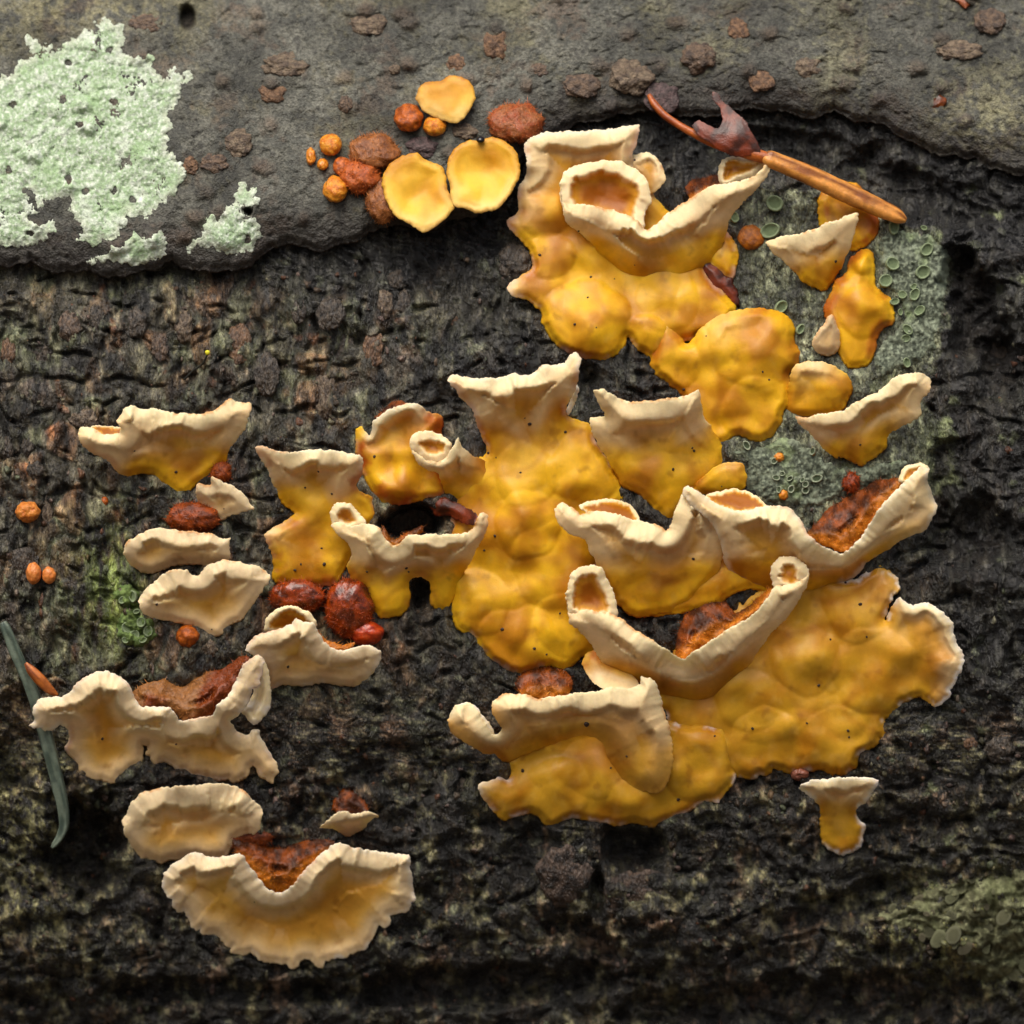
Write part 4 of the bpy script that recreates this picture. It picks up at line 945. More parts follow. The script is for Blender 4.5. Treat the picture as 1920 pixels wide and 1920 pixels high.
def outer_bark(x, y, t):
    dist = y - edge_y(x)
    h = PL + 7 * fbm(x / 300, y / 240, 3, 101) + 4.0 * fbm(x / 60, y / 75, 3, 102) + 2.2 * fbm(x / 16, y / 18, 3, 103)
    f1, f2, idr = worley((x + 10 * fbm(x / 50, y / 50, 2, 108)) / 74, y / 66, 105)
    kn = (idr > 0.62) * (1 - ss(f1, 0.06, 0.32)) * (8 + 12 * (idr - 0.62))
    h += kn
    g1, g2, idg = worley(x / 8.5, y / 9.5, 106)
    h += 1.5 * np.sqrt(np.clip(g2 - g1, 0, 1))
    cr = ridged((x + 0.2 * y) / 60, y / 46, 3, 107)
    h -= 5 * ss(cr, 0.62, 0.9)
    pit = (1 - ss(np.hypot((x - 352) / 16, (y - 34) / 26), 0.6, 1.1)) + (1 - ss(np.hypot((x - 465) / 9, (y - 397) / 8), 0.6, 1.1)) + (1 - ss(np.hypot((x - 1428) / 9, (y - 153) / 8), 0.5, 1.2))
    h -= 34 * np.clip(pit, 0, 1)
    h -= 14 * (1 - ss(-dist, 0, 24)) ** 2 + 22 * (1 - ss(-dist, 0, 110 + 60 * fbm(x / 120, y * 0, 2, 109))) ** 2
    p1 = fbm(x / 150, y / 120, 3, 110); p2 = fbm(x / 46, y / 46, 3, 111); p3 = fbm(x / 13, y / 13, 3, 112)
    col = mix(lin(86, 87, 81), lin(126, 126, 116), ss(p2 + 0.4 * p3, -0.6, 0.7))
    col = mix(col, lin(126, 122, 94), ss(p1 + 0.5 * p3 - (y - 120) / 700, 0.0, 0.8) * 0.65)
    col = mix(col, lin(106, 92, 80), ss(fbm(x / 110, y / 80, 3, 113) + 0.5 * p3, 0.2, 0.8) * 0.65)
    col = mix(col, lin(116, 94, 76), kn / 14 * 0.7)
    col = mix(col, lin(58, 58, 56), ss(p2 + 0.8 * p3, 0.25, 1.0) * 0.7)
    col = mix(col, lin(52, 51, 49), (1 - np.sqrt(np.clip(g2 - g1, 0, 1)) > 0.72) * 0.35)
    col = mix(col, lin(152, 152, 126), ss(p3 + 0.6 * p1 + (x - 1500) / 1500, 0.4, 1.0) * 0.6)
    mot = fbm(x / 160, y / 120, 4, 116)
    col = col * np.array([0.82, 0.81, 0.77]) * (0.95 + 0.5 * np.clip(mot, -0.8, 0.8))[..., None]
    ol = np.exp(-(((x - 1830) / 90) ** 2 + ((y - 230) / 70) ** 2)) + np.exp(-(((x - 150) / 200) ** 2 + ((y - 20) / 40) ** 2))
    col = mix(col, lin(156, 150, 112), np.clip(ol, 0, 1) * ss(p3 + p2, -0.4, 0.6) * 0.7)
    col = mix(col, lin(52, 46, 44), (1 - ss(-dist, 4, 120 + 70 * p2)) * 0.72)     # plate coloured darker towards its broken edge
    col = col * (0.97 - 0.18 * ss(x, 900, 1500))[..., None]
    col = mix(col, lin(38, 32, 28), np.clip(pit, 0, 1) * 0.9)
    return h, col


aux = axis(-30, 1950, 3.3, -3600, 5500)
rows = np.concatenate([-np.linspace(1, 0, 26)[:-1] ** 1.8 * 1100, np.linspace(0, 1, 150)])
EX = edge_y(aux)
YT = np.empty((len(rows), len(aux)))
for k, r_ in enumerate(rows):
    YT[k] = r_ if r_ < 0 else -1 + (EX + 1) * r_
XT = np.broadcast_to(aux, YT.shape)
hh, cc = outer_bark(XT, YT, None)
# broken face: curls under and back down to the inner bark
n1 = noise(aux / 14, aux * 0, 120); n2 = fbm(aux / 34, aux * 0, 3, 121)
yb, hb, cb = [], [], []
e0 = hh[-1]
for t in np.linspace(0, 1, 15)[1:]:
    yb.append(EX + 4 * np.sin(t * np.pi * 0.9) + t * (-4) + 2.5 * fbm(aux / 22, aux * 0 + t * 3, 3, 122) * t)
    hb.append(e0 * (1 - t) + (-32) * t + 2.5 * noise(aux / 9, aux * 0 + t * 6, 123))
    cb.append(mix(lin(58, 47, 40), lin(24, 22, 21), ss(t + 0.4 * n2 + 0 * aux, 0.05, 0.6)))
YT = np.concatenate([YT, np.array(yb)]); hh = np.concatenate([hh, np.array(hb)]); cc = np.concatenate([cc, np.array(cb)])
XT = np.broadcast_to(aux, YT.shape)
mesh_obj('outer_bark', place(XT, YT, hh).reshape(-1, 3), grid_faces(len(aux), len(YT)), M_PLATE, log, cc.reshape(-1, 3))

# hidden half of the log and its ends
ang = np.linspace(0, 2 * np.pi, 97)[:-1]
xs = np.array([-0.1751, -0.175, -0.09, 0, 0.09, 0.2, 0.2001]); rr_ = np.array([0.0, 1, 1, 1, 1, 1, 0.0])
A_, X_ = np.meshgrid(ang, xs)
Rr = (R_LOG - 0.006) * rr_[:, None] * (1 + 0.015 * fbm(A_ * 3, X_ * 20, 3, 130))
LC = np.stack([X_, R_LOG + Rr * np.cos(A_), Z_C + Rr * np.sin(A_)], -1).reshape(-1, 3)
i = np.arange(len(xs) * 96).reshape(len(xs), 96)
LF = np.stack([i[:-1], np.roll(i, -1, 1)[:-1], np.roll(i, -1, 1)[1:], i[1:]], -1).reshape(-1, 4)
mesh_obj('heartwood', LC, LF, M_BARK, log, np.tile(lin(70, 58, 46), (len(LC), 1)))

# knobs of the bark: x, y, rx, ry, height, plate?
KNOBS = [(1185, 145, 42, 34, 30, 1), (1310, 107, 35, 30, 28, 1), (928, 85, 28, 32, 22, 1), (535, 122, 44, 24, 16, 1), (402, 306, 28, 20, 14, 1), (357, 311, 15, 20, 12, 1), (448, 268, 26, 28, 10, 1), (648, 195, 14, 16, 9, 1), (858, 118, 20, 18, 10, 1), (740, 130, 11, 9, 7, 1), (1090, 160, 36, 24, 13, 1), (1428, 153, 24, 20, 9, 1), (1515, 125, 28, 22, 13, 1), (1240, 184, 34, 30, 13, 1), (792, 276, 30, 20, 14, 1), (872, 246, 26, 16, 11, 1), (1858, 40, 30, 24, 12, 1), (510, 172, 26, 24, 9, 1), (690, 45, 36, 22, 9, 1), (270, 45, 34, 20, 10, 1), (1385, 55, 20, 20, 8, 1), (1800, 95, 44, 18, 9, 1), (1010, 130, 20, 14, 8, 1),
         (966, 492, 30, 36, 30, 0), (345, 612, 17, 32, 20, 0), (258, 606, 18, 30, 18, 0), (222, 628, 17, 26, 20, 0), (182, 598, 16, 26, 16, 0), (130, 612, 20, 28, 15, 0), (745, 525, 20, 18, 18, 0), (722, 570, 15, 26, 18, 0), (758, 570, 14, 26, 15, 0), (850, 602, 14, 12, 15, 0), (14, 842, 12, 22, 20, 0), (36, 886, 17, 26, 20, 0), (66, 880, 16, 18, 12, 0), (90, 965, 13, 40, 14, 0), (52, 838, 12, 18, 14, 0), (450, 645, 22, 40, 14, 0), (620, 590, 26, 32, 14, 0), (395, 600, 16, 26, 12, 0), (80, 655, 20, 34, 12, 0), (160, 785, 30, 20, 14, 0), (500, 700, 24, 40, 12, 0), (15, 660, 14, 30, 14, 0), (560, 585, 14, 24, 12, 0), (300, 650, 16, 26, 10, 0), (45, 1060, 30, 34, 10, 0), (395, 1215, 16, 18, 14, 0), (1875, 1405, 30, 26, 22, 0), (1820, 1395, 12, 12, 12, 0), (866, 1482, 12, 24, 12, 0), (1055, 1640, 50, 56, 30, 0), (1200, 1680, 66, 48, 30, 0), (610, 740, 20, 50, 12, 0), (640, 650, 24, 30, 12, 0), (700, 655, 20, 36, 12, 0)]
K_PAL = [(lin(122, 106, 86), lin(84, 70, 58)), (lin(112, 92, 74), lin(74, 62, 54)), (lin(126, 96, 70), lin(88, 66, 50)), (lin(96, 78, 76), lin(70, 58, 56))]
for k, (x, y, rx, ry, hz, pl) in enumerate(KNOBS):
    b = PL + 1 if pl else float(inner_bark(np.array([x], float), np.array([y], float))[0][0])
    pal = K_PAL[3] if (x, y) in ((1240, 184), (792, 276), (966, 492)) else K_PAL[(k * 7) % 3]
    if y > 1600:
        pal = (lin(96, 80, 68), lin(40, 34, 30))
    elif not pl and k % 2:
        pal = (lin(86, 76, 64), lin(56, 50, 44))
    lump('bark_knob', x, y, rx, ry, hz * 0.75 if pl else hz * 0.62, b - hz * 0.15, pal, M_PLATE if pl else M_BARK, log, rough=0.22, fine=0.10, seed=k * 3 + 1, facet=0.12, seg=44, rings=24)

# crumbs of bark too many to count
cv, cf, ccol = [], [], []
ico = np.array([(0, 0, 1), (.9, 0, .4), (.28, .85, .4), (-.72, .53, .4), (-.72, -.53, .4), (.28, -.85, .4), (.72, .53, -.4), (-.28, .85, -.4), (-.9, 0, -.4), (-.28, -.85, -.4), (.72, -.53, -.4), (0, 0, -1)])
icf = [(0, 1, 2), (0, 2, 3), (0, 3, 4), (0, 4, 5), (0, 5, 1), (1, 6, 2), (2, 7, 3), (3, 8, 4), (4, 9, 5), (5, 10, 1), (6, 7, 2), (7, 8, 3), (8, 9, 4), (9, 10, 5), (10, 6, 1), (11, 7, 6), (11, 8, 7), (11, 9, 8), (11, 10, 9), (11, 6, 10)]
rc = np.random.default_rng(21)
N = 15000
px = rc.uniform(-40, 1960, N); py = rc.uniform(470, 1960, N)
dens = (1 - ss(px, 560, 900)) * (1 - ss(py, 1250, 1400)) + ss(py, 1250, 1450) * 0.9 + 0.35
dens *= 0.35 + ss(fbm(px / 90, py / 90, 3, 140), -0.3, 0.6)
keep = (rc.random(N) < dens * 0.2) & (read_foot(px, py) < 0.05) & (py > np.interp(px, EDGE[:, 0], EDGE[:, 1]) + 20)
px, py = px[keep], py[keep]
bh, bc = inner_bark(px, py)
cp = np.array([lin(112, 92, 72), lin(128, 124, 96), lin(132, 108, 98), lin(84, 70, 56), lin(120, 74, 46), lin(104, 112, 84)])
P3 = np.empty((len(px) * 12, 3)); PC = np.empty((len(px) * 12, 3)); FC = np.empty((len(px) * 20, 3), int)
for k in range(len(px)):
    r_ = 2.2 + 4.2 * rc.random() ** 2.5
    v = ico * (r_ * (0.6 + 0.8 * rc.random(3))) * (1 + 0.35 * rc.standard_normal((12, 1)))
    P3[k * 12:k * 12 + 12] = np.stack([px[k] + v[:, 0], py[k] + v[:, 1] * 1.25, bh[k] + 0.25 * r_ + v[:, 2] * 0.7], 1)
    PC[k * 12:k * 12 + 12] = mix(bc[k], cp[rc.integers(6)], np.full(12, 0.35 + 0.4 * rc.random()))
    FC[k * 20:k * 20 + 20] = np.array(icf)[:, ::-1] + k * 12
cr = mesh_obj('bark_crumbs', place(P3[:, 0], P3[:, 1], P3[:, 2]), FC, M_BARK, log, PC, smooth=True)
cr['kind'] = 'stuff'

# ------------------------------------------------------------------ fungi
MATS = {'bead': M_BEAD, 'wood': M_WOOD}
_icos = np.array(ico)
sp_me = bpy.data.meshes.new('speck')
sp_me.from_pydata((ico * np.array([1, 0.8, 0.6]))[:, [0, 2, 1]].tolist(), [], [tuple(f) for f in icf])
a_ = sp_me.attributes.new('pigment', 'FLOAT_COLOR', 'POINT')
a_.data.foreach_set('color', np.tile(np.array([*lin(46, 26, 10), 1.0], np.float32), 12))
sp_me.materials.append(M_WOOD)
for lab, at, sheets, specks, grp in FUNGI:
    root = fungus(lab, at[0], at[1], grp)
    readers = []
    for s_ in sheets:
        kw = {k: v for k, v in s_.items() if k not in ('name', 'pts', 'ctrl', 'mat')}
        rd = sheet(root, s_['name'], s_['pts'], s_['ctrl'], mat=MATS.get(s_.get('mat')), **kw)
        readers.append((rd, np.array([p[:2] for p in s_['pts']], float)))
    for (x, y, r_) in specks:
        hs = [rd(x, y) for rd, po in readers if in_poly(np.array([x], float), np.array([y], float), po)[0]]
        if not hs:
            continue
        o = bpy.data.objects.new('speck', sp_me); C.link(o)
        o.parent = root; o.matrix_parent_inverse = root.matrix_basis.inverted()
        o.location = place(x, y, max(hs))
        o.scale = (r_ * S * 0.9,) * 3
        o.rotation_euler = (0, x * 0.37, 0)
for lab, at, pts, ctrl in DISCS:
    root = thing('disc_fungus', lab, 'fungus', tuple(place(at[0], at[1], PL)), 'yellow disc fungi on the plate edge')
    sheet(root, 'cap', pts, ctrl, pal='d', base=PL, th=12, be=0.0, lump=1.1, lip=2, lw=10, jag=1.6, margin=False)
    lump('stem', at[0], at[1] + 5, 28, 24, 14, PL - 2, (RUST, BRN), M_FUZZ, root, seed=int(at[0]))


# ------------------------------------------------------------------ lichens
def lichen_sheet(parent, name, pts, base, pal, amp=4.0, cell=9.0, h0=10, seed=3, jag=4.5, holes=True, base_fn=None):
    B = spline([(x, y, 0) for x, y in pts], 3.0)
    tang = np.roll(B[:, :2], -1, 0) - np.roll(B[:, :2], 1, 0)
    tl = np.linalg.norm(tang, axis=1, keepdims=True); tl[tl == 0] = 1
    nrm = np.stack([tang[:, 1], -tang[:, 0]], 1) / tl
    arc = np.cumsum(np.linalg.norm(np.roll(B[:, :2], -1, 0) - B[:, :2], axis=1))
    B[:, :2] += nrm * (jag * (fbm(arc / 16, arc * 0, 3, seed) + 0.5 * noise(arc / 5, arc * 0, seed + 1)))[:, None]
    lo = B[:, :2].min(0); hi = B[:, :2].max(0); g = 3.0
    X, Y = np.meshgrid(np.arange(lo[0], hi[0], g), np.arange(lo[1], hi[1], g)); X = X.copy(); X[::2] += g / 2
    Q = np.stack([X.ravel(), Y.ravel()], 1); Q = Q[in_poly(Q[:, 0], Q[:, 1], B)]

    def dist(Q):
        d = np.empty(len(Q))
        for i in range(0, len(Q), 2000):
            d[i:i + 2000] = np.sqrt(((Q[i:i + 2000, None] - B[None, :, :2]) ** 2).sum(-1).min(1))
        return d
    Q = Q[dist(Q) > 1.6]
    V = np.concatenate([B[:, :2], Q])
    res = delaunay_2d_cdt([Vector(v) for v in V], [], [list(range(len(B)))], 1, 1e-4)
    V = np.array([v[:] for v in res[0]]); Fc = np.array([f for f in res[2] if len(f) == 3], int)
    a = V[Fc[:, 1]] - V[Fc[:, 0]]; b = V[Fc[:, 2]] - V[Fc[:, 0]]
    fl = (a[:, 0] * b[:, 1] - a[:, 1] * b[:, 0]) > 0
    Fc[fl] = Fc[fl][:, ::-1]
    d = dist(V); x, y = V[:, 0], V[:, 1]
    wx = x + 5 * fbm(x / 20, y / 20, 2, seed + 4); wy = y + 5 * fbm(x / 20, y / 20, 2, seed + 5)
    f1, f2, idr = worley(wx / cell, wy / cell, seed)
    vein = np.sqrt(np.clip(f2 - f1, 0, 1))
    h = h0 * ss(d, -4, 9) + amp * (1 - vein) * 1.2 * ss(d, 0, 8) + 3 * fbm(x / 60, y / 60, 3, seed + 2) + 1.4 * fbm(x / 8, y / 8, 2, seed + 3)
    n1 = fbm(x / 70, y / 70, 3, seed + 6); n3 = fbm(x / 9, y / 9, 3, seed + 7)
    c0, c1, c2, c3 = pal
    col = mix(c0, c1, ss(1 - vein + 0.4 * n3, 0.35, 1.1))
    col = mix(col, c2, (1 - ss(d + 7 * n3, 2, 16)) * 0.45)
    blot = fbm(x / 34, y / 34, 3, seed + 9)
    col = mix(col, c1, ss(blot + 0.5 * n3, 0.1, 0.7) * 0.6)
    col = mix(col, c3, ss(n1 + 0.3 * n3, 0.2, 0.9) * 0.55)
    if holes:
        z1, z2, idz = worley(x / 58, y / 58, seed + 11)
        hole = (idz > 0.55) * (1 - ss(z1 + 0.07 * n3, 0.05, 0.13)) * ss(d, 6, 14)
        h -= 12 * hole
        col = mix(col, lin(86, 60, 44), hole * 0.9)
    bb = base if base_fn is None else base_fn(x, y)
    co = place(x, y, bb + h); lower = place(x, y, bb - 8.0 + 0 * x)
    nv = len(V)
    ed = {}
    for f in Fc:
        for k in range(3):
            ed[(int(f[k]), int(f[(k + 1) % 3]))] = 1
    sk = []
    for (u, v) in ed:
        if (v, u) not in ed:
            sk.append((v, u, u + nv)); sk.append((v, u + nv, v + nv))
    co = np.concatenate([co, lower]); FF = np.concatenate([Fc, np.array(sk, int).reshape(-1, 3)])
    used = np.unique(FF); re = np.full(len(co), -1); re[used] = np.arange(len(used))
    return mesh_obj(name, co[used], re[FF], M_LICH, parent, np.concatenate([col, col])[used])


def outer_h(x, y):
    return outer_bark(np.asarray(x, float), np.asarray(y, float), None)[0]


GREEN = (lin(156, 180, 140), lin(222, 230, 214), lin(218, 216, 202), lin(150, 182, 128))
L_BIG = [(-120, 480), (-150, 300), (-90, 160), (0, 147), (25, 131), (50, 111), (58, 86), (43, 79), (49, 68), (75, 70), (95, 85), (112, 93), (126, 80), (150, 63), (169, 55), (176, 36), (195, 33), (210, 40), (221, 48), (233, 56), (232, 80), (231, 100), (250, 103), (270, 110), (287, 110), (291, 126), (302, 139), (317, 146), (322, 128), (345, 131), (361, 148), (346, 163), (333, 181), (328, 200), (319, 216), (320, 240), (315, 262), (311, 276), (326, 291), (346, 306), (346, 330), (336, 351), (326, 366), (311, 376), (296, 393), (285, 406), (265, 409), (246, 401), (236, 387), (236, 410), (240, 426), (225, 441), (200, 456), (175, 461), (150, 456), (145, 446), (153, 431), (140, 406), (128, 391), (131, 376), (118, 368), (100, 376), (80, 389), (68, 381), (65, 361), (55, 357), (60, 376), (66, 396), (56, 409), (75, 415), (100, 415), (106, 431), (91, 446), (75, 456), (50, 461), (20, 466), (-40, 470)]
L_LOW = [(165, 490), (195, 476), (216, 465), (236, 451), (256, 440), (280, 440), (300, 424), (313, 440), (313, 460), (306, 480), (286, 492), (260, 496), (236, 495), (220, 491), (200, 493)]
L_MID = [(436, 366), (450, 346), (465, 347), (481, 360), (486, 380), (470, 390), (456, 393), (471, 406), (486, 426), (492, 440), (481, 456), (476, 470), (446, 476), (416, 472), (391, 468), (366, 461), (346, 476), (360, 450), (381, 436), (386, 416), (381, 410), (395, 405), (411, 415), (415, 396), (425, 386)]
for pts, lab, n in ((L_BIG, 'large crinkled pale green lichen patch on the outer bark', 3), (L_LOW, 'small low pale green lichen strip along the broken bark edge', 13), (L_MID, 'small isolated pale green lichen tuft by a dark pinhole', 23)):
    c = np.mean(pts, 0)
    t = thing('lichen_patch', lab, 'lichen', tuple(place(c[0], c[1], PL)), 'pale green lichen patches on the outer bark')
    lichen_sheet(t, 'thallus', pts, PL, GREEN, amp=1.4, cell=7, h0=1.5, seed=n, jag=9, base_fn=outer_h)

# cups of the grey-green crust lichens
def cup_mesh(name, inner, rim, prof=None, vs=0):
    prof = prof or [(0, 0.22), (0.3, 0.25), (0.6, 0.28), (0.74, 0.33), (0.82, 0.52), (0.9, 0.58), (0.98, 0.5), (1.04, 0.25), (1.0, -0.2), (0.9, -0.5)]
    n = 26; v = [(0, -prof[0][1], 0)]; col = [inner]
    rc2 = np.random.default_rng(5)
    wob = 1 + (0.06 + 0.05 * vs) * np.sin(np.arange(n) / n * 2 * np.pi * 2 + 1 + vs) + (0.015 + 0.03 * vs) * np.sin(np.arange(n) / n * 2 * np.pi * (5 - vs % 3) + vs * 2)
    for r, h in prof[1:]:
        for k in range(n):
            a = 2 * math.pi * k / n
            v.append((r * wob[k] * math.cos(a), -h * (1 + 0.1 * rc2.standard_normal() * (r > .7)), r * wob[k] * math.sin(a)))
            col.append(rim if r > 0.72 else inner)
    f = [(0, 1 + k, 1 + (k + 1) % n) for k in range(n)]
    for i in range(len(prof) - 2):
        for k in range(n):
            a = 1 + i * n + k; b = 1 + i * n + (k + 1) % n
            f.append((a, a + n, b + n, b))
    me = bpy.data.meshes.new(name); me.from_pydata(v, [], f)
    at = me.attributes.new('pigment', 'FLOAT_COLOR', 'POINT')
    c = np.ones((len(v), 4), np.float32); c[:, :3] = np.array(col); at.data.foreach_set('color', c.ravel())
    me.polygons.foreach_set('use_smooth', np.ones(len(me.polygons), bool)); me.materials.append(M_LICH)
    return me


CUP_A = cup_mesh('cup', lin(122, 138, 102), lin(150, 166, 128)); CUP_B = cup_mesh('cup', lin(84, 96, 72), lin(172, 182, 154))
DOME = [(0, 0.55), (0.3, 0.55), (0.6, 0.48), (0.78, 0.42), (0.9, 0.36), (0.99, 0.2), (1.02, 0.0), (1.0, -0.2), (0.9, -0.5)]
SCALES = [cup_mesh('scale', lin(*c), lin(*e), DOME, k) for k, (c, e) in enumerate([((94, 94, 70), (108, 108, 84)), ((86, 82, 64), (100, 96, 76)), ((98, 100, 74), (112, 114, 86)), ((80, 80, 60), (96, 96, 74))])]


def cups(root, spots, meshes, lift=2.0):
    for k, (x, y, r) in enumerate(spots):
        o = bpy.data.objects.new(meshes[0].name.split('.')[0], meshes[k % len(meshes)]); C.link(o)
        o.parent = root; o.matrix_parent_inverse = root.matrix_basis.inverted()
        b = float(inner_bark(np.array([x], float), np.array([y], float))[0][0])
        o.location = place(x, y, b + lift)
        r = r * 0.9
        o.scale = (r * S, r * S * (0.9 if o.data in (CUP_A, CUP_B) else 0.4), r * S * (0.85 + 0.15 * math.sin(x)))
        o.rotation_euler = (math.radians(12 * math.sin(x * 1.7)), x * 1.3, math.radians(14 * math.sin(y * 2.1)))


CRUSTCOL = (lin(74, 80, 68), lin(154, 164, 140), lin(116, 124, 104), lin(142, 160, 110))
t = thing('crust_lichen', 'grey-green crust lichen with small pale cups between the fungi and black bark', 'lichen', tuple(place(1700, 600, 0)))
t_pts = [(1655, 440), (1700, 430), (1745, 440), (1780, 480), (1772, 540), (1765, 600), (1745, 660), (1690, 690), (1655, 705), (1640, 690), (1655, 640), (1690, 610), (1690, 570), (1665, 535), (1650, 490)]
def in_h(x, y):
    return inner_bark(np.asarray(x, float), np.asarray(y, float))[0] * 0.9 - 2
lichen_sheet(t, 'thallus', t_pts, 0, CRUSTCOL, amp=3, cell=8, h0=6, seed=41, holes=False, base_fn=in_h, jag=6)
cups(t, [(1453, 382, 17), (1445, 433, 20), (1737, 468, 14), (1673, 495, 14), (1730, 510, 15), (1715, 552, 13), (1692, 553, 9), (1713, 537, 7), (1725, 583, 12), (1688, 585, 7), (1702, 618, 12), (1699, 634, 9), (1677, 566, 10), (1676, 425, 16), (1376, 407, 12), (1464, 575, 14), (1500, 617, 11), (1733, 427, 7), (1660, 527, 14), (1700, 680, 10)], [CUP_A], 8)
t = thing('crust_lichen', 'grey-green crust lichen with a cluster of tiny ringed cups above the rust-red fuzz', 'lichen', tuple(place(1490, 890, 0)))
lichen_sheet(t, 'thallus', [(1375, 845), (1420, 838), (1470, 820), (1520, 840), (1560, 870), (1600, 880), (1690, 860), (1700, 880), (1650, 900), (1590, 920), (1540, 945), (1500, 950), (1450, 940), (1400, 915), (1400, 870)], 0, CRUSTCOL, amp=3, cell=7, h0=6, seed=47, holes=False, base_fn=in_h, jag=6)
cups(t, [(1400, 835, 10), (1532, 897, 12), (1455, 896, 8), (1467, 888, 6), (1481, 897, 7), (1483, 917, 8), (1505, 900, 6), (1510, 908, 7), (1510, 919, 8), (1452, 864, 7), (1461, 918, 7), (1524, 846, 8)], [CUP_B], 8)
t = thing('crust_lichen', 'small yellow-green lichen cushion with round cups beside the stacked oval brackets', 'lichen', tuple(place(245, 1150, 0)))
lichen_sheet(t, 'thallus', [(225, 1100), (250, 1095), (262, 1120), (262, 1150), (290, 1170), (290, 1195), (265, 1212), (240, 1210), (220, 1190), (222, 1160), (232, 1140), (215, 1120)], 0, (lin(76, 92, 50), lin(128, 150, 84), lin(112, 136, 78), lin(130, 150, 74)), amp=5, cell=10, h0=10, seed=53, holes=False, base_fn=in_h, jag=5)
cups(t, [(250, 1118, 12), (229, 1125, 8), (240, 1177, 13), (265, 1167, 10), (277, 1183, 11), (253, 1191, 10), (235, 1200, 7), (268, 1200, 8), (256, 1146, 7)], [CUP_A], 10)
t = thing('crust_lichen', 'mounded olive lichen of crowded round scales on the shaded lower bark', 'lichen', tuple(place(1820, 1740, 0)))
r5 = np.random.default_rng(33); spots = []
for _ in range(900):
    x, y = r5.uniform(1650, 1960), r5.uniform(1640, 1840); r = 5 + 17 * r5.random() ** 1.6
    inside = in_poly(np.array([x]), np.array([y]), np.array([(1700, 1690), (1790, 1650), (1960, 1640), (1960, 1800), (1900, 1830), (1820, 1835), (1800, 1790), (1700, 1750), (1640, 1720)], float))[0]
    if inside and all(math.hypot(x - a, y - b) > 0.66 * (r + c) for a, b, c in spots):
        spots.append((x, y, r))
lichen_sheet(t, 'thallus', [(1690, 1700), (1740, 1668), (1800, 1650), (1870, 1642), (1960, 1636), (1970, 1800), (1900, 1832), (1830, 1838), (1805, 1800), (1760, 1775), (1720, 1755), (1660, 1735), (1640, 1715)], 0, (lin(80, 80, 58), lin(132, 134, 100), lin(102, 102, 76), lin(112, 118, 80)), amp=7, cell=24, h0=4, seed=61, holes=False, base_fn=in_h, jag=9)
cups(t, [q for q in spots if q[2] > 6][:40], SCALES, 4)

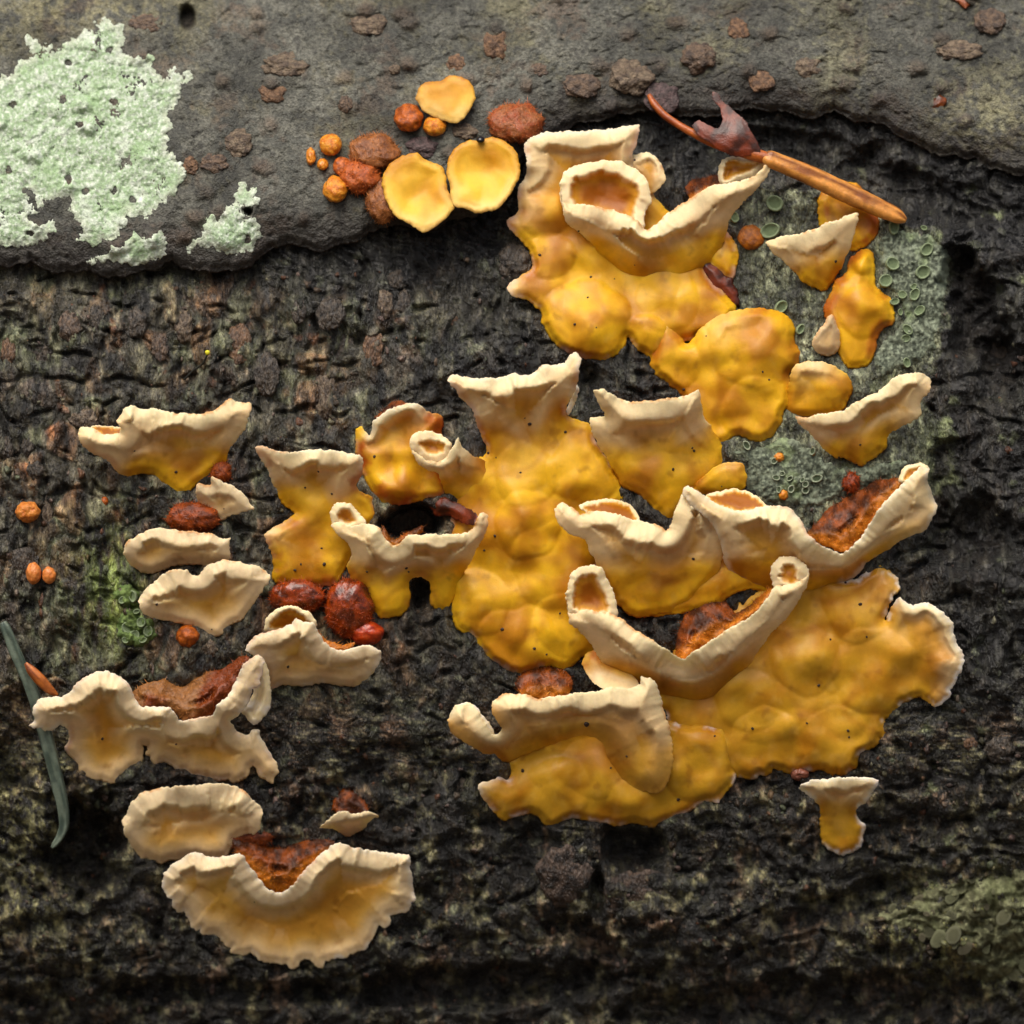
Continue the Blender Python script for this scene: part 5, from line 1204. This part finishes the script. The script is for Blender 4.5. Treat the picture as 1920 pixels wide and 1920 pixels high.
# ------------------------------------------------------------------ small orange fungi: balls and fuzzy lumps
ORG = (lin(224, 146, 40), lin(196, 108, 22)); BRO = (lin(158, 98, 50), lin(118, 66, 28)); DRD = (lin(158, 62, 14), lin(92, 34, 8)); OBR = (lin(190, 96, 24), lin(140, 66, 18)); PCH = (lin(224, 140, 70), lin(206, 116, 48))
BALLS = [  # x, y, rx, ry, rz, plate?, palette, rough, label
    (766, 221, 27, 27, 26, 1, OBR, .14, 'larger velvety orange ball touching the pale yellow disc'),
    (815, 236, 22, 20, 22, 1, ORG, .1, 'smaller smooth orange ball tucked under the pale yellow disc'),
    (620, 271, 21, 21, 20, 1, ORG, .1, 'smooth round orange ball, uppermost of the little orange group on bark'),
    (583, 293, 9, 17, 12, 1, ORG, .2, 'narrow upright orange peg beside the little orange balls'),
    (605, 308, 11, 11, 11, 1, ORG, .12, 'tiny orange bead between the peg and the fuzzy lumps'),
    (641, 312, 17, 18, 14, 1, OBR, .14, 'dull orange ball behind the tiny orange bead'),
    (629, 355, 23, 25, 22, 1, ORG, .14, 'orange ball with a dark pit beside the orange fuzzy lump'),
    (676, 330, 36, 32, 26, 1, (lin(186, 96, 40), lin(160, 76, 28)), .2, 'orange fuzzy lump between the pitted ball and a yellow disc'),
    (702, 284, 46, 34, 24, 1, BRO, .26, 'brown fuzzy lump above the orange fuzzy lump'),
    (718, 375, 32, 44, 20, 1, BRO, .24, 'brown fuzzy lump half hidden behind the pointed yellow disc'),
    (966, 230, 52, 38, 26, 1, (lin(150, 88, 44), lin(156, 74, 34)), .22, 'broad brown fuzzy cushion with an amber split above the bead disc'),
    (1408, 445, 25, 23, 14, 0, (lin(168, 96, 18), lin(130, 68, 12)), .1, 'flat amber-brown button on the grey-green lichen'),
    (1461, 857, 10, 9, 9, 0, ORG, .1, 'tiny orange bead above the ringed lichen cups'),
    (1469, 928, 9, 10, 9, 0, ORG, .1, 'tiny orange bead below the ringed lichen cups'),
    (1596, 905, 17, 19, 14, 0, DRD, .2, 'small red-brown fuzzy button on lichen under the boat-shaped bracket'),
    (1524, 848, 6, 11, 8, 0, (lin(180, 130, 60), lin(150, 100, 40)), .1, 'tiny tan grain at the foot of the boat-shaped bracket'),
    (362, 972, 50, 30, 26, 0, (lin(150, 66, 16), lin(96, 40, 12)), .2, 'rust-brown fuzzy lump between the toothed cup and the upper oval bracket'),
    (352, 1193, 22, 21, 22, 0, OBR, .12, 'rust-orange ball under the lower oval bracket'),
    (556, 1120, 50, 34, 24, 0, DRD, .24, 'dark red fuzzy lump under the two-tiered yellow bracket'),
    (655, 1140, 44, 56, 30, 0, DRD, .2, 'big glossy red fuzzy lump beside the bracket with the arched hole'),
    (688, 1188, 32, 24, 26, 0, (lin(190, 70, 22), lin(160, 46, 14)), .12, 'smooth red-orange bulge at the foot of the big red lump'),
    (415, 885, 20, 22, 16, 0, (lin(160, 74, 20), lin(120, 50, 14)), .2, 'rust fuzz behind the foot of the notched wide bracket'),
    (52, 960, 24, 20, 20, 0, (lin(212, 134, 56), lin(190, 106, 40)), .16, 'angular orange crumb on the bark beside brown bark grains'),
    (63, 1075, 14, 21, 15, 0, PCH, .12, 'taller of two peach-orange beads side by side on bark'),
    (92, 1079, 13, 16, 13, 0, PCH, .12, 'shorter of two peach-orange beads side by side on bark'),
    (196, 940, 7, 9, 8, 0, OBR, .1, 'tiny amber bead alone on bark below the notched wide bracket'),
    (468, 1575, 44, 20, 14, 0, (lin(130, 60, 18), lin(90, 36, 10)), .2, 'brown fuzz between the round pale bracket and the fan bracket'),
    (1500, 1452, 16, 12, 14, 0, (lin(150, 96, 80), lin(120, 70, 50)), .3, 'small mauve knob at the lower edge of the ochre crust'),
]
for k, (x, y, rx, ry, rz, pl, pal, rg, lab) in enumerate(BALLS):
    b = PL if pl else 0
    fz = any(w.startswith('fuzz') for w in lab.split()[:4])
    o = lump('fuzzy_fungus' if fz else 'bead_fungus', x, y, rx, ry, rz, b + rz * 0.35, pal, M_JELLY if (' red' in lab[:16] and rx > 25) else M_FUZZ if (fz or rx > 20) else M_WOOD, None, rough=rg * (0.55 if fz else 0.7), fine=0.035 if fz else 0.012, seed=k * 5 + 2, seg=52, rings=32, facet=0.1 if 'angular' in lab else 0, hair=fz)
    tag(o, lab, 'fungus', 'young orange fungi')
lump_bead = lump('black_bead', 901, 262, 8, 7, 8, PL + 46, (lin(16, 12, 10), lin(10, 8, 8)), M_BEAD, None, rough=0.02, fine=0)
tag(lump_bead, 'tiny shiny black bead on the upper edge of a yellow disc', 'droplet')


# ------------------------------------------------------------------ stalks, needle, scraps
def rod(name, path, pal, mat, parent=None, seg=20, grooves=0, gdepth=0.0, flat=1.0, seed=0):
    """path of (x, y, height, radius)"""
    P = spline(path, 4.0, closed=False)
    n = len(P)
    C3 = place(P[:, 0], P[:, 1], P[:, 2])
    T = np.gradient(C3, axis=0); T /= np.linalg.norm(T, axis=1, keepdims=True)
    up = np.array([0, -1.0, 0]); A = np.cross(T, up); A /= np.linalg.norm(A, axis=1, keepdims=True); Bv = np.cross(A, T)
    ang = np.arange(seg) / seg * 2 * np.pi
    co = []; col = []
    s = np.arange(n) * 4.0
    for k, a in enumerate(ang):
        r = P[:, 3] * (1 - gdepth * (np.cos(a * grooves + 0.5) * 0.5 + 0.5) ** 3 if grooves else 1.0) * (1 + 0.05 * fbm(s / 30, s * 0 + k * 0.35, 2, seed))
        co.append(C3 + (A * np.cos(a) + Bv * np.sin(a) * flat) * (r * S)[:, None])
        t = ss(fbm(s / 60, s * 0 + np.sin(a) * 2 + np.cos(a), 3, seed + 3), -0.5, 0.6)
        col.append(mix(pal[0], pal[1], t))
    co = np.stack(co, 1).reshape(-1, 3); col = np.stack(col, 1).reshape(-1, 3)
    e0 = len(co)
    co = np.concatenate([co, C3[:1], C3[-1:]]); col = np.concatenate([col, pal[1][None], pal[1][None]])
    Fq = []
    for i in range(n - 1):
        for k in range(seg):
            k2 = (k + 1) % seg
            Fq.append((i * seg + k, (i + 1) * seg + k, (i + 1) * seg + k2)); Fq.append((i * seg + k, (i + 1) * seg + k2, i * seg + k2))
    for k in range(seg):
        k2 = (k + 1) % seg
        Fq.append((e0, k, k2)); Fq.append((e0 + 1, (n - 1) * seg + k2, (n - 1) * seg + k))
    Fq = np.array(Fq)
    # outward check
    f0 = Fq[len(Fq) // 2]; nn = np.cross(co[f0[1]] - co[f0[0]], co[f0[2]] - co[f0[0]])
    ci = C3[min(n - 1, f0[0] // seg)]
    if np.dot(nn, co[f0[0]] - ci) < 0:
        Fq = Fq[:, ::-1]
    return mesh_obj(name, co, Fq, mat, parent, col)


t = thing('leaf_stalk', 'orange-brown leaf stalk with a dark red leaf scrap lying over the black bark', 'stalk', tuple(place(1450, 310, 30)))
SO = (lin(216, 146, 66), lin(136, 76, 26))
rod('stalk', [(1434, 293, 92, 12), (1442, 298, 92, 17), (1500, 322, 80, 19), (1560, 350, 64, 20), (1620, 378, 50, 20), (1665, 398, 42, 17), (1688, 409, 38, 13), (1699, 414, 37, 5)], SO, M_WOOD, t, grooves=3, gdepth=0.28, seed=4)
rod('stalk_tip', [(1217, 178, PL + 14, 4), (1226, 194, PL + 16, 7), (1245, 215, 66, 7), (1275, 236, 74, 7), (1310, 255, 80, 8), (1350, 272, 86, 10), (1400, 286, 90, 12), (1440, 297, 92, 12)], (lin(176, 92, 30), lin(140, 62, 18)), M_WOOD, t, seed=9)
leaf = [(1337, 171, 104), (1347, 175, 104), (1356, 190, 102), (1376, 206, 106), (1400, 230, 112), (1415, 258, 112), (1425, 286, 104), (1400, 293, 98), (1370, 292, 100), (1340, 274, 102), (1312, 254, 100), (1297, 236, 98), (1311, 227, 98), (1330, 236, 106), (1347, 241, 106), (1353, 225, 104), (1350, 202, 102), (1337, 187, 104)]
sheet(t, 'leaf_scrap', leaf, [(1380, 255, 122), (1340, 255, 116)], pal='r', th=4, jag=1.6, lip=0, lw=5, lump=0.8, mat=M_WOOD, margin=False)
FOOT.clear()

t = thing('conifer_needle', 'grey-green conifer needle with an orange bud scale, lying past a dark hole', 'needle', tuple(place(70, 1380, 0)))
rod('needle', [(6, 1166, 40, 6), (10, 1176, 40, 10), (26, 1216, 38, 12), (46, 1262, 36, 12), (66, 1312, 34, 13), (86, 1380, 32, 14), (104, 1450, 30, 14), (118, 1515, 30, 12), (120, 1548, 32, 10), (112, 1570, 34, 8), (102, 1584, 36, 6), (97, 1590, 36, 3)], (lin(112, 124, 108), lin(66, 80, 70)), M_WOOD, t, grooves=4, gdepth=0.3, flat=0.7, seed=14)
rod('bud_scale', [(48, 1243, 54, 3), (58, 1256, 56, 9), (75, 1274, 58, 11), (92, 1292, 56, 9), (108, 1304, 52, 3)], (lin(190, 108, 42), lin(116, 54, 18)), M_WOOD, t, flat=0.6, seed=17)

for x, y, pts, lab in ((1752, 193, [(1728, 188, 6), (1745, 190, 8), (1762, 178, 12), (1776, 186, 10), (1765, 204, 8), (1752, 208, 6), (1736, 200, 6)], 'rust-orange bark flake stuck on the grey outer bark'),
                       (1803, 8, [(1782, -4, 8), (1815, -6, 10), (1820, 8, 12), (1808, 17, 10), (1798, 6, 8)], 'orange curled flake above the rust-orange bark flake')):
    t = thing('bark_flake', lab, 'flake', tuple(place(x, y, PL)))
    sheet(t, 'flake', pts, pal='u', base=PL, th=6, lip=0, mat=M_WOOD, jag=2, lump=1, margin=False)
t = thing('pinhead_fungus', 'tiny thin stalk with a bright yellow head on dark bark', 'fungus', tuple(place(380, 680, 0)))
rod('stem', [(345, 712, 12, 2), (362, 695, 20, 2), (380, 682, 30, 2), (389, 664, 40, 2)], (lin(40, 40, 30), lin(30, 30, 22)), M_WOOD, t, seg=8)
lump('head', 389, 661, 5, 5, 5, 41, (lin(222, 214, 40), lin(200, 190, 30)), M_WOOD, t, seg=14, rings=10)
